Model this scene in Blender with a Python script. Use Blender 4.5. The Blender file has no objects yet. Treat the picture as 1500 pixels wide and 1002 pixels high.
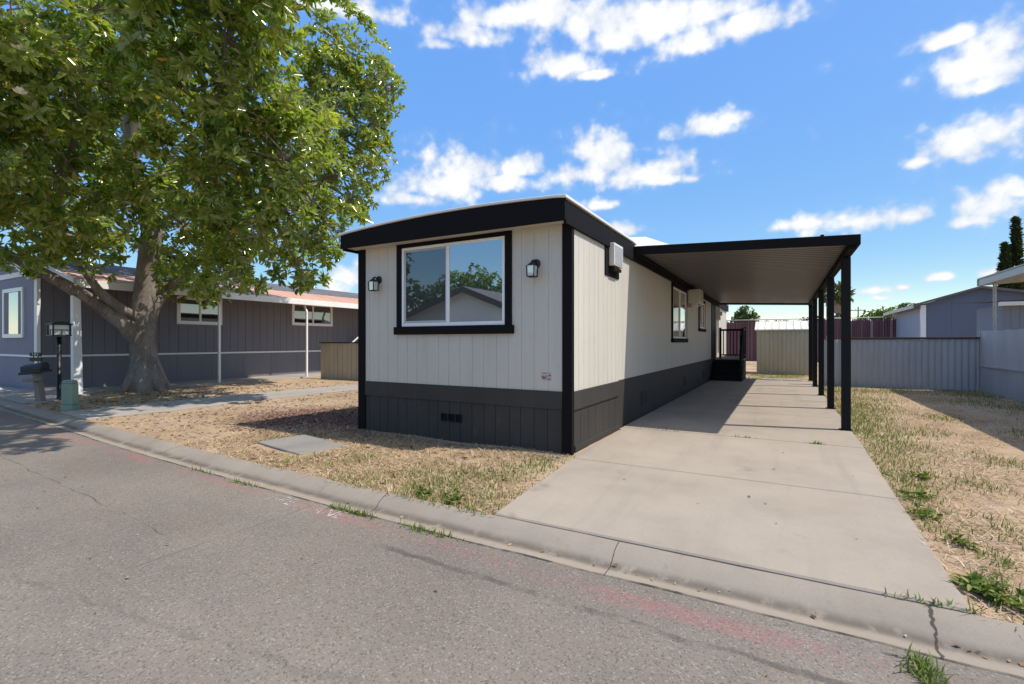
import bpy, math, random
import numpy as np
from mathutils import Vector, noise as mnoise

R = math.radians
rng = np.random.default_rng(7)
random.seed(7)
SC = bpy.context.scene
COL = SC.collection

# ------------------------------------------------------------------ camera
cam_d = bpy.data.cameras.new('camera')
cam = bpy.data.objects.new('camera', cam_d)
COL.objects.link(cam)
cam.location = (0, 0, 1.45)
cam.rotation_euler = (R(90), 0, R(29.4))
cam_d.sensor_width = 36
cam_d.lens = 16.92
cam_d.clip_start = 0.05
cam_d.clip_end = 3000
SC.camera = cam

# ------------------------------------------------------------------ node helpers
def new_mat(name):
    m = bpy.data.materials.new(name)
    m.use_nodes = True
    nt = m.node_tree
    return m, nt, nt.nodes['Principled BSDF']

class N:
    """small wrapper for building node trees"""
    def __init__(self, nt):
        self.nt = nt
    def add(self, typ, **kw):
        n = self.nt.nodes.new(typ)
        for k, v in kw.items():
            if k.startswith('i_'):
                n.inputs[k[2:].replace('_', ' ')].default_value = v
            else:
                setattr(n, k, v)
        return n
    def link(self, a, b):
        self.nt.links.new(a, b)
    def math(self, op, a, b=None, c=None, clamp=False):
        n = self.nt.nodes.new('ShaderNodeMath')
        n.operation = op
        n.use_clamp = clamp
        for i, v in enumerate((a, b, c)):
            if v is None:
                continue
            if isinstance(v, (int, float)):
                n.inputs[i].default_value = v
            else:
                self.nt.links.new(v, n.inputs[i])
        return n.outputs[0]
    def noise(self, vec, scale, detail=4, rough=0.55, dist=0.0):
        n = self.add('ShaderNodeTexNoise')
        n.inputs['Scale'].default_value = scale
        n.inputs['Detail'].default_value = detail
        n.inputs['Roughness'].default_value = rough
        n.inputs['Distortion'].default_value = dist
        if vec is not None:
            self.link(vec, n.inputs['Vector'])
        return n.outputs['Fac']
    def ramp(self, fac, stops, interp='LINEAR'):
        n = self.add('ShaderNodeValToRGB')
        cr = n.color_ramp
        cr.interpolation = interp
        while len(cr.elements) < len(stops):
            cr.elements.new(0.5)
        for e, (p, c) in zip(cr.elements, stops):
            e.position = p
            e.color = (*c, 1) if len(c) == 3 else c
        self.link(fac, n.inputs[0])
        return n.outputs[0]
    def smooth(self, v, lo, hi):
        n = self.add('ShaderNodeMapRange')
        n.interpolation_type = 'SMOOTHSTEP'
        self.link(v, n.inputs[0])
        n.inputs[1].default_value = lo
        n.inputs[2].default_value = hi
        return n.outputs[0]
    def mix(self, fac, a, b, blend='MIX'):
        n = self.add('ShaderNodeMix', data_type='RGBA', blend_type=blend)
        for sock, v in ((n.inputs[0], fac), (n.inputs[6], a), (n.inputs[7], b)):
            if isinstance(v, (int, float)):
                sock.default_value = v
            elif isinstance(v, tuple):
                sock.default_value = (*v, 1) if len(v) == 3 else v
            else:
                self.link(v, sock)
        return n.outputs[2]
    def pos(self):
        return self.add('ShaderNodeNewGeometry').outputs['Position']
    def obj(self):
        return self.add('ShaderNodeTexCoord').outputs['Object']
    def mapping(self, vec, scale=(1, 1, 1), rot=(0, 0, 0), loc=(0, 0, 0)):
        n = self.add('ShaderNodeMapping')
        n.inputs['Scale'].default_value = scale
        n.inputs['Rotation'].default_value = rot
        n.inputs['Location'].default_value = loc
        self.link(vec, n.inputs[0])
        return n.outputs[0]
    def bump(self, h, bsdf, strength=0.3, dist=0.01):
        n = self.add('ShaderNodeBump')
        n.inputs['Strength'].default_value = strength
        n.inputs['Distance'].default_value = dist
        self.link(h, n.inputs['Height'])
        self.link(n.outputs[0], bsdf.inputs['Normal'])

def dim(c, k):
    return tuple(v * k for v in c)

def paint(name, col, rough=0.55, var=0.12, scale=1.5, grain=0.15, stretch=(1, 1, 1), spec=0.4, metal=0.0, dirt=None):
    """painted / weathered surface: broad tone drift, fine grain, faint bump"""
    m, nt, b = new_mat(name)
    n = N(nt)
    p = n.mapping(n.obj(), scale=stretch)
    a = n.noise(p, scale, 5, 0.6)
    f = n.noise(p, scale * 22, 3, 0.6)
    c = n.ramp(a, [(0.28, dim(col, 1 - var)), (0.72, dim(col, 1 + var * 0.7))])
    c2 = n.mix(n.math('MULTIPLY', n.smooth(f, 0.45, 0.75), grain), c, dim(col, 0.6))
    if stretch[2] < 0.5:
        sk_ = n.noise(n.mapping(n.obj(), scale=(5.0, 5.0, 0.35)), 1.0, 4, 0.6)
        c2 = n.mix(n.math('MULTIPLY', n.smooth(sk_, 0.52, 0.75), 0.16), c2, dim(col, 0.62))
    if dirt:
        d = n.smooth(n.noise(p, scale * 3.1, 6, 0.7), 0.55, 0.78)
        c2 = n.mix(n.math('MULTIPLY', d, dirt[1]), c2, dirt[0])
    n.link(c2, b.inputs['Base Color'])
    r = n.math('ADD', n.math('MULTIPLY', a, 0.25), rough - 0.12)
    n.link(r, b.inputs['Roughness'])
    b.inputs['Specular IOR Level'].default_value = spec
    b.inputs['Metallic'].default_value = metal
    n.bump(f, b, 0.18, 0.004)
    return m

M = {}
M['siding'] = paint('greige_siding_paint', (0.555, 0.522, 0.452), 0.6, 0.06, 0.9, 0.12, (1, 1, 0.25), 0.3)
M['charcoal'] = paint('charcoal_trim_paint', (0.009, 0.008, 0.009), 0.75, 0.2, 1.2, 0.2, (1, 1, 0.4), 0.12)
M['skirt'] = paint('charcoal_skirting_paint', (0.048, 0.043, 0.039), 0.65, 0.25, 1.3, 0.25, (1, 1, 0.4), 0.3, dirt=((0.16, 0.13, 0.10), 0.25))
M['black'] = paint('black_paint', (0.009, 0.009, 0.010), 0.6, 0.25, 2, 0.2, spec=0.2)
M['white'] = paint('white_paint', (0.78, 0.77, 0.74), 0.5, 0.06, 1.5, 0.1)
M['roofwhite'] = paint('white_roof_coating', (0.72, 0.71, 0.68), 0.6, 0.1, 1.2, 0.2, dirt=((0.45, 0.4, 0.34), 0.3))
M['vinyl'] = paint('white_vinyl', (0.80, 0.80, 0.79), 0.35, 0.03, 2, 0.03)
M['acwhite'] = paint('ac_enamel', (0.66, 0.62, 0.53), 0.45, 0.08, 4, 0.1)
M['acgrille'] = paint('ac_grille', (0.42, 0.40, 0.36), 0.5, 0.1, 5, 0.2)
M['pan'] = paint('brown_pan_steel', (0.104, 0.094, 0.085), 0.42, 0.14, 0.7, 0.1, (1, 0.3, 1), 0.5)
M['purple'] = paint('slate_purple_siding', (0.172, 0.168, 0.186), 0.6, 0.1, 1.2, 0.12, (1, 1, 0.25), 0.3)
M['purplefront'] = paint('slate_lavender_siding', (0.20, 0.20, 0.26), 0.6, 0.07, 1.2, 0.1, (1, 1, 0.25), 0.3)
M['bluegrey'] = paint('blue_grey_siding', (0.12, 0.145, 0.205), 0.65, 0.1, 0.6, 0.1, (1, 1, 0.2), 0.3)
M['bluelight'] = paint('light_blue_grey_siding', (0.36, 0.40, 0.48), 0.65, 0.08, 0.8, 0.1)
M['bluemid'] = paint('mid_blue_grey_siding', (0.20, 0.235, 0.30), 0.65, 0.08, 0.8, 0.1)
M['terracotta'] = paint('terracotta_metal_roofing', (0.60, 0.35, 0.245), 0.7, 0.12, 1.0, 0.1)
M['shingle'] = paint('grey_shingles', (0.13, 0.125, 0.13), 0.85, 0.3, 3, 0.5)
M['tanfence'] = paint('tan_fence_boards', (0.44, 0.385, 0.30), 0.7, 0.15, 1.5, 0.25, (1, 1, 0.3))
M['shedwall'] = paint('sage_shed_siding', (0.36, 0.345, 0.25), 0.65, 0.14, 1.1, 0.15, (1, 1, 0.35), dirt=((0.25, 0.2, 0.13), 0.3))
M['shedroof'] = paint('cream_shed_roof', (0.70, 0.66, 0.56), 0.5, 0.12, 2, 0.1)
M['galv'] = paint('painted_corrugated_steel', (0.40, 0.415, 0.43), 0.5, 0.12, 1.3, 0.12, (1, 1, 0.25), 0.45, dirt=((0.26, 0.22, 0.18), 0.25))
M['fencegrey'] = paint('weathered_white_boards', (0.50, 0.50, 0.50), 0.7, 0.16, 1.6, 0.3, (1, 1, 0.25), dirt=((0.3, 0.27, 0.24), 0.3))
M['rust'] = paint('rusty_brown_rail', (0.075, 0.055, 0.042), 0.8, 0.4, 5, 0.4)
M['redslat'] = paint('maroon_privacy_slats', (0.13, 0.054, 0.062), 0.75, 0.35, 2.5, 0.3, (1, 1, 0.2))
M['steel'] = paint('galvanised_post', (0.46, 0.45, 0.43), 0.45, 0.2, 4, 0.3, metal=0.3)
M['bark'] = None
M['oldwood'] = paint('grey_weathered_wood', (0.26, 0.215, 0.17), 0.85, 0.35, 5, 0.5, (1, 1, 0.25))
M['darkwood'] = paint('dark_mailbox_paint', (0.018, 0.022, 0.03), 0.5, 0.3, 5, 0.3)
M['pedgreen'] = paint('utility_green_plastic', (0.23, 0.31, 0.235), 0.5, 0.1, 3, 0.15, dirt=((0.22, 0.2, 0.15), 0.3))
M['lampblack'] = paint('black_iron', (0.012, 0.012, 0.013), 0.45, 0.3, 8, 0.3, spec=0.5)
M['polewood'] = paint('utility_pole_wood', (0.09, 0.07, 0.055), 0.85, 0.3, 2, 0.3)
M['shade'] = paint('frosted_lamp_panel', (0.74, 0.72, 0.66), 0.35, 0.05, 6, 0.05)
M['digits'] = paint('white_number_paint', (0.8, 0.8, 0.78), 0.5, 0.05, 6, 0.05)
M['jug'] = paint('white_plastic_jug', (0.78, 0.78, 0.76), 0.4, 0.05, 6, 0.05)
M['petal'] = paint('cream_magnolia_petal', (0.80, 0.77, 0.62), 0.5, 0.05, 10, 0.05)
M['palestucco'] = paint('pale_grey_stucco', (0.72, 0.74, 0.74), 0.7, 0.06, 0.8, 0.1)
M['padconc'] = None

def glass(name, refl, back, rough=0.015):
    m, nt, b = new_mat(name)
    n = N(nt)
    g = n.add('ShaderNodeBsdfGlossy')
    g.inputs['Color'].default_value = (0.93, 0.96, 0.98, 1)
    g.inputs['Roughness'].default_value = rough
    b.inputs['Base Color'].default_value = (*back, 1)
    b.inputs['Roughness'].default_value = 0.6
    b.inputs['Specular IOR Level'].default_value = 0.0
    lw = n.add('ShaderNodeFresnel')
    lw.inputs['IOR'].default_value = 1.5
    f = n.math('ADD', n.math('MULTIPLY', lw.outputs[0], 0.9), refl, clamp=True)
    mx = n.add('ShaderNodeMixShader')
    n.link(f, mx.inputs[0])
    n.link(b.outputs[0], mx.inputs[1])
    n.link(g.outputs[0], mx.inputs[2])
    n.link(mx.outputs[0], nt.nodes['Material Output'].inputs['Surface'])
    bp = n.add('ShaderNodeBump')
    bp.inputs['Strength'].default_value = 0.012
    bp.inputs['Distance'].default_value = 0.02
    n.link(n.noise(n.obj(), 1.3, 2), bp.inputs['Height'])
    n.link(bp.outputs[0], g.inputs['Normal'])
    return m

M['glass'] = glass('window_glass', 0.42, (0.05, 0.06, 0.065))
M['glass_screen'] = glass('window_glass_behind_screen', 0.12, (0.045, 0.05, 0.052))
M['glass_dark'] = glass('dark_window_glass', 0.2, (0.02, 0.022, 0.025))
M['glass_curtain'] = glass('window_glass_over_blind', 0.06, (0.26, 0.20, 0.135))
M['glass_clear'] = glass('lantern_glass', 0.25, (0.55, 0.55, 0.52))

# ---- bark
def bark():
    m, nt, b = new_mat('magnolia_bark')
    n = N(nt)
    p = n.mapping(n.obj(), scale=(1, 1, 0.35))
    a = n.noise(p, 2.2, 6, 0.65)
    f = n.noise(p, 17, 6, 0.75, 0.8)
    c = n.ramp(a, [(0.3, (0.13, 0.10, 0.08)), (0.5, (0.235, 0.20, 0.17)), (0.72, (0.36, 0.325, 0.285))])
    c = n.mix(n.math('MULTIPLY', n.smooth(f, 0.48, 0.64), 0.6), c, (0.085, 0.068, 0.055))
    n.link(c, b.inputs['Base Color'])
    b.inputs['Roughness'].default_value = 0.85
    b.inputs['Specular IOR Level'].default_value = 0.2
    n.bump(n.math('ADD', n.math('MULTIPLY', f, 0.5), a), b, 1.0, 0.05)
    return m
M['bark'] = bark()

# ---- leaves: 'tint' is a random number per leaf
def leafmat(name, stops, rough=0.36, under=None, trans=0.18, spec=0.5, glow=(0.30, 0.36, 0.03)):
    m, nt, b = new_mat(name)
    n = N(nt)
    at = n.add('ShaderNodeAttribute', attribute_name='tint')
    c = n.ramp(at.outputs['Fac'], stops)
    if under:
        bf = n.add('ShaderNodeNewGeometry').outputs['Backfacing']
        c = n.mix(n.math('MULTIPLY', bf, 0.75), c, under)
    n.link(c, b.inputs['Base Color'])
    b.inputs['Roughness'].default_value = rough
    b.inputs['Specular IOR Level'].default_value = spec
    t = n.add('ShaderNodeBsdfTranslucent')
    n.link(n.mix(0.6, c, glow), t.inputs['Color'])
    mx = n.add('ShaderNodeMixShader')
    mx.inputs[0].default_value = trans
    n.link(b.outputs[0], mx.inputs[1])
    n.link(t.outputs[0], mx.inputs[2])
    n.link(mx.outputs[0], nt.nodes['Material Output'].inputs['Surface'])
    return m

M['leaf'] = leafmat('magnolia_leaf', [(0.0, (0.016, 0.062, 0.017)), (0.26, (0.050, 0.150, 0.026)), (0.46, (0.16, 0.30, 0.034)),
                                      (0.75, (0.46, 0.56, 0.056)), (0.925, (0.72, 0.69, 0.08)), (0.942, (0.84, 0.48, 0.05)), (1.0, (0.68, 0.31, 0.05))],
                    0.19, (0.28, 0.32, 0.08), 0.44, 1.0, (0.58, 0.67, 0.05))
M['farleaf'] = leafmat('distant_leaf', [(0, (0.035, 0.06, 0.02)), (0.5, (0.06, 0.10, 0.03)), (1, (0.11, 0.16, 0.045))], 0.6, None, 0.2, 0.2)
M['brightleaf'] = leafmat('fresh_leaf', [(0, (0.06, 0.12, 0.02)), (0.5, (0.11, 0.21, 0.03)), (1, (0.20, 0.32, 0.05))], 0.55, None, 0.3, 0.2)
M['cypressleaf'] = leafmat('cypress_leaf', [(0, (0.012, 0.022, 0.012)), (1, (0.04, 0.06, 0.03))], 0.8, None, 0.08, 0.1)
M['palmleaf'] = leafmat('palm_leaf', [(0, (0.05, 0.07, 0.02)), (0.6, (0.11, 0.12, 0.03)), (1, (0.26, 0.18, 0.08))], 0.6, None, 0.15, 0.2)
M['straw'] = leafmat('dry_straw', [(0, (0.14, 0.085, 0.05)), (0.3, (0.34, 0.22, 0.125)), (0.62, (0.60, 0.43, 0.26)), (1, (0.84, 0.70, 0.50))], 0.65, None, 0.15, 0.15)
M['weed'] = leafmat('green_weed', [(0, (0.07, 0.11, 0.02)), (0.5, (0.13, 0.20, 0.035)), (0.85, (0.24, 0.28, 0.07)), (1, (0.42, 0.36, 0.15))], 0.55, None, 0.25, 0.25)
M['litter'] = leafmat('fallen_leaf', [(0, (0.10, 0.055, 0.03)), (0.45, (0.21, 0.12, 0.06)), (0.8, (0.36, 0.23, 0.12)), (1, (0.50, 0.38, 0.22))], 0.65, None, 0.08, 0.25)
M['chip'] = leafmat('bark_chip', [(0, (0.09, 0.04, 0.03)), (0.5, (0.17, 0.085, 0.065)), (1, (0.30, 0.19, 0.14))], 0.8, None, 0.0, 0.1)

# ---- concrete
def concrete(name, base, scale=1.0, stain=0.3, cracks=None, tint=(0.34, 0.25, 0.17)):
    m, nt, b = new_mat(name)
    n = N(nt)
    p = n.pos()
    a = n.noise(p, 0.9 * scale, 6, 0.62)
    bl = n.noise(n.mapping(p, loc=(3.1, 7.7, 0)), 0.33 * scale, 4, 0.5)
    f = n.noise(p, 90, 3, 0.7)
    ff = n.noise(p, 260, 2, 0.7)
    c = n.ramp(a, [(0.25, dim(base, 0.80)), (0.5, base), (0.78, dim(base, 1.13))])
    c = n.mix(n.math('MULTIPLY', n.smooth(bl, 0.48, 0.72), stain), c, tint)
    c = n.mix(n.math('MULTIPLY', n.smooth(f, 0.48, 0.72), 0.30), c, dim(base, 0.58))
    c = n.mix(n.math('MULTIPLY', n.smooth(ff, 0.60, 0.72), 0.35), c, dim(base, 1.5))
    tr = n.noise(n.mapping(p, scale=(3.2, 0.22, 1), loc=(0.4, 0, 0)), 1.0, 4, 0.6)
    c = n.mix(n.math('MULTIPLY', n.smooth(tr, 0.5, 0.72), stain * 0.55), c, dim(base, 0.62))
    # oil and tyre spots
    sp = n.noise(n.mapping(p, loc=(11, 2, 0)), 2.3, 3, 0.5)
    c = n.mix(n.math('MULTIPLY', n.smooth(sp, 0.66, 0.78), 0.40), c, dim(base, 0.38))
    if cracks:
        c = cracks(n, p, c)
    n.link(c, b.inputs['Base Color'])
    b.inputs['Roughness'].default_value = 0.85
    b.inputs['Specular IOR Level'].default_value = 0.25
    h = n.math('ADD', n.math('MULTIPLY', f, 0.6), n.math('MULTIPLY', ff, 0.5))
    n.bump(h, b, 0.35, 0.006)
    return m

def line_mask(n, p, x0, y0, x1, y1, width, wob=0.05, wscale=3.0, seed=0.0):
    """soft mask along a wobbling line between two ground points"""
    sx = n.add('ShaderNodeSeparateXYZ')
    n.link(p, sx.inputs[0])
    dx, dy = x1 - x0, y1 - y0
    L = math.hypot(dx, dy)
    dx, dy = dx / L, dy / L
    xx = n.math('SUBTRACT', sx.outputs[0], x0)
    yy = n.math('SUBTRACT', sx.outputs[1], y0)
    along = n.math('ADD', n.math('MULTIPLY', xx, dx), n.math('MULTIPLY', yy, dy))
    across = n.math('SUBTRACT', n.math('MULTIPLY', xx, -dy), n.math('MULTIPLY', yy, -dx))
    w = n.noise(n.mapping(p, loc=(seed, seed * 0.7, 0)), wscale, 5, 0.6)
    across = n.math('ABSOLUTE', n.math('ADD', across, n.math('MULTIPLY', n.math('SUBTRACT', w, 0.5), wob * 4)))
    near = n.math('SUBTRACT', 1.0, n.smooth(across, width * 0.4, width))
    on = n.math('MULTIPLY', n.smooth(along, -0.1, 0.1), n.math('SUBTRACT', 1.0, n.smooth(along, L - 0.1, L + 0.1)))
    return n.math('MULTIPLY', near, on)

def drive_cracks(n, p, c):
    k = line_mask(n, p, 0.15, 3.42, 0.55, 4.5, 0.004, 0.05, 2.0, 4)
    return n.mix(n.math('MULTIPLY', k, 0.0), c, (0.05, 0.04, 0.03))

def kerb_marks(n, p, c):
    u = n.add('ShaderNodeAttribute', attribute_name='tint').outputs['Fac']
    w1 = n.noise(p, 3.5, 5, 0.6)
    w2 = n.noise(n.mapping(p, scale=(1, 0.5, 1)), 9, 5, 0.7)
    uu = n.math('ADD', u, n.math('MULTIPLY', n.math('SUBTRACT', w1, 0.5), 0.12))
    fl = n.math('ABSOLUTE', n.math('SUBTRACT', uu, 0.36))
    silt = n.math('MULTIPLY', n.math('SUBTRACT', 1.0, n.smooth(fl, 0.02, 0.20)), n.smooth(w2, 0.25, 0.52))
    c = n.mix(n.math('MULTIPLY', silt, 0.72), c, (0.085, 0.070, 0.055))
    pan = n.math('SUBTRACT', 1.0, n.smooth(uu, 0.2, 0.4))
    c = n.mix(n.math('MULTIPLY', pan, 0.35), c, (0.36, 0.29, 0.215))
    jo = n.math('SUBTRACT', 1.0, n.smooth(n.math('ADD', u, n.math('MULTIPLY', n.math('SUBTRACT', w2, 0.5), 0.05)), 0.022, 0.045))
    c = n.mix(n.math('MULTIPLY', jo, n.math('ADD', 0.35, n.math('MULTIPLY', n.smooth(w1, 0.4, 0.6), 0.55))), c, (0.03, 0.025, 0.02))
    bk = n.smooth(n.math('ADD', u, n.math('MULTIPLY', n.math('SUBTRACT', w2, 0.5), 0.05)), 0.965, 0.985)
    c = n.mix(n.math('MULTIPLY', bk, 0.75), c, (0.045, 0.036, 0.028))
    c = n.mix(n.math('MULTIPLY', n.smooth(w2, 0.56, 0.72), 0.35), c, (0.17, 0.145, 0.12))
    for a in ((0.70, 3.56, 0.66, 2.86, 0.011, 0.035), (-7.1, 3.9, -7.6, 3.0, 0.008, 0.03), (-3.35, 3.6, -3.15, 2.9, 0.006, 0.01), (-1.05, 3.6, -1.0, 2.9, 0.005, 0.008)):
        k = line_mask(n, p, *a[:5], a[5], 4.0, a[0])
        c = n.mix(n.math('MULTIPLY', k, 0.85), c, (0.035, 0.027, 0.02))
    return c

M['drive'] = concrete('driveway_concrete', (0.358, 0.302, 0.242), 1.0, 0.55, drive_cracks, (0.33, 0.265, 0.205))
M['kerb'] = concrete('kerb_concrete', (0.30, 0.253, 0.205), 1.3, 0.3, kerb_marks, (0.24, 0.20, 0.16))
M['path'] = concrete('path_concrete', (0.36, 0.325, 0.28), 1.0, 0.4)
M['padconc'] = concrete('pad_concrete', (0.26, 0.24, 0.215), 2.0, 0.3)

# ---- asphalt
def asphalt():
    m, nt, b = new_mat('old_asphalt')
    n = N(nt)
    p = n.pos()
    a = n.noise(p, 0.55, 6, 0.6)
    a2 = n.noise(n.mapping(p, loc=(5, 9, 0)), 2.2, 5, 0.65)
    v = n.add('ShaderNodeTexVoronoi', feature='F1')
    v.inputs['Scale'].default_value = 105
    n.link(p, v.inputs['Vector'])
    vr = n.add('ShaderNodeSeparateColor')
    n.link(v.outputs['Color'], vr.inputs[0])
    f = n.noise(p, 55, 4, 0.75)
    c = n.ramp(a, [(0.28, (0.160, 0.130, 0.103)), (0.5, (0.204, 0.168, 0.134)), (0.75, (0.252, 0.209, 0.166))])
    c = n.mix(n.math('MULTIPLY', n.smooth(a2, 0.5, 0.72), 0.28), c, (0.15, 0.135, 0.125))
    lg = n.noise(n.mapping(p, scale=(0.25, 1.1, 1), loc=(1, 2, 0)), 1.0, 4, 0.6)
    c = n.mix(n.math('MULTIPLY', n.smooth(lg, 0.45, 0.7), 0.35), c, (0.14, 0.12, 0.105))
    fine = n.noise(p, 160, 3, 0.8)
    c = n.mix(n.math('MULTIPLY', n.smooth(fine, 0.45, 0.7), 0.35), c, (0.31, 0.265, 0.225))
    # aggregate: pale and dark stones, pits between them
    c = n.mix(n.math('MULTIPLY', n.smooth(vr.outputs[0], 0.88, 0.96), 0.45), c, (0.38, 0.345, 0.31))
    c = n.mix(n.math('MULTIPLY', n.smooth(vr.outputs[1], 0.82, 0.92), 0.55), c, (0.075, 0.066, 0.058))
    c = n.mix(n.math('MULTIPLY', n.smooth(f, 0.52, 0.68), 0.50), c, (0.10, 0.09, 0.082))
    # worn fire-lane stripe along the gutter
    s = n.add('ShaderNodeSeparateXYZ')
    n.link(p, s.inputs[0])
    x, y = s.outputs[0], s.outputs[1]
    bend = n.math('MULTIPLY', n.math('MAXIMUM', n.math('SUBTRACT', n.math('MULTIPLY', x, -1.0), 1.0), 0.0), 0.046)
    yy = n.math('SUBTRACT', y, bend)
    band = n.math('SUBTRACT', 1.0, n.smooth(n.math('ABSOLUTE', n.math('SUBTRACT', yy, 2.79)), 0.05, 0.11))
    worn = n.smooth(n.math('ADD', n.math('MULTIPLY', n.noise(n.mapping(p, loc=(2, 0, 0)), 0.8, 3), 0.55), n.math('MULTIPLY', n.noise(p, 14, 4, 0.8), 0.45)), 0.44, 0.58)
    strong = n.math('ADD', 0.27, n.math('MULTIPLY', n.math('SUBTRACT', 1.0, n.smooth(x, -9.0, -5.2)), 0.30))
    red = n.math('MULTIPLY', n.math('MULTIPLY', band, worn), strong)
    grit = n.smooth(vr.outputs[2], 0.25, 0.5)
    red = n.math('MULTIPLY', red, n.math('ADD', 0.45, n.math('MULTIPLY', grit, 0.55)))
    c = n.mix(red, c, (0.42, 0.105, 0.115))
    # cracks and tar lines
    for (x0, y0, x1, y1, w, wb, sd, k) in ((-9.5, 2.25, -4.2, 1.95, 0.010, 0.04, 1.0, 0.6), (-3.80, 3.05, -3.75, 1.6, 0.010, 0.02, 2.0, 0.5),
                                           (-2.6, 2.62, 1.6, 2.52, 0.04, 0.05, 3.0, 0.55), (0.62, 2.9, 0.56, 0.5, 0.02, 0.03, 5.0, 0.8),
                                           (-5.0, 1.0, -1.5, 1.5, 0.03, 0.06, 7.0, 0.22), (-12, 2.3, -9.0, 1.0, 0.012, 0.08, 9.0, 0.5)):
        mk = line_mask(n, p, x0, y0, x1, y1, w, wb, 2.6, sd)
        brk = n.smooth(n.noise(n.mapping(p, loc=(sd * 3, 1, 0)), 2.5, 4), 0.38, 0.55)
        c = n.mix(n.math('MULTIPLY', n.math('MULTIPLY', mk, brk), k), c, (0.055, 0.05, 0.048))
    n.link(c, b.inputs['Base Color'])
    b.inputs['Roughness'].default_value = 0.82
    b.inputs['Specular IOR Level'].default_value = 0.3
    h = n.math('SUBTRACT', n.math('MULTIPLY', f, -0.6), n.math('MULTIPLY', v.outputs['Distance'], 0.8))
    n.bump(h, b, 0.4, 0.006)
    return m
M['asphalt'] = asphalt()

# ---- dry yard soil
def soil():
    m, nt, b = new_mat('dry_yard_soil')
    n = N(nt)
    p = n.pos()
    a = n.noise(p, 0.6, 5, 0.6)
    a2 = n.noise(n.mapping(p, loc=(4, 8, 0)), 3.4, 5, 0.7)
    f = n.noise(n.mapping(p, scale=(1, 0.6, 1)), 42, 5, 0.75)
    st = n.noise(n.mapping(p, scale=(18, 70, 1), rot=(0, 0, 0.5)), 1.0, 3, 0.7, 1.5)
    c = n.ramp(a, [(0.3, (0.24, 0.16, 0.11)), (0.5, (0.385, 0.275, 0.195)), (0.72, (0.52, 0.40, 0.30))])
    c = n.mix(n.math('MULTIPLY', n.smooth(a2, 0.42, 0.62), 0.45), c, (0.50, 0.36, 0.18))
    c = n.mix(n.math('MULTIPLY', n.smooth(st, 0.5, 0.64), 0.40), c, (0.62, 0.48, 0.28))
    c = n.mix(n.math('MULTIPLY', n.smooth(f, 0.5, 0.68), 0.6), c, (0.13, 0.085, 0.055))
    # brick-red bark mulch beside the house
    s = n.add('ShaderNodeSeparateXYZ')
    n.link(p, s.inputs[0])
    dx = n.math('MULTIPLY', n.math('ADD', s.outputs[0], 7.4), 0.42)
    dy = n.math('MULTIPLY', n.math('SUBTRACT', s.outputs[1], 6.4), 0.55)
    d = n.math('SQRT', n.math('ADD', n.math('MULTIPLY', dx, dx), n.math('MULTIPLY', dy, dy)))
    d = n.math('ADD', d, n.math('MULTIPLY', n.math('SUBTRACT', a2, 0.5), 1.3))
    mul = n.math('SUBTRACT', 1.0, n.smooth(d, 0.55, 1.1))
    mc = n.ramp(f, [(0.35, (0.10, 0.05, 0.042)), (0.6, (0.24, 0.13, 0.11))])
    c = n.mix(n.math('MULTIPLY', mul, 0.8), c, mc)
    n.link(c, b.inputs['Base Color'])
    b.inputs['Roughness'].default_value = 0.95
    b.inputs['Specular IOR Level'].default_value = 0.1
    n.bump(n.math('ADD', n.math('MULTIPLY', a2, 0.6), f), b, 0.6, 0.02)
    return m
M['soil'] = soil()

# ------------------------------------------------------------------ mesh helpers
ORG = {}
def finish(o, label=None, cat=None, group=None, kind=None):
    if label: o['label'] = label
    if cat: o['category'] = cat
    if group: o['group'] = group
    if kind: o['kind'] = kind
    return o

def empty(name, loc, label, cat, group=None):
    o = bpy.data.objects.new(name, None)
    COL.objects.link(o)
    o.location = loc
    o.empty_display_size = 0.3
    ORG[o.name] = Vector(loc)
    return finish(o, label, cat, group)

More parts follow.
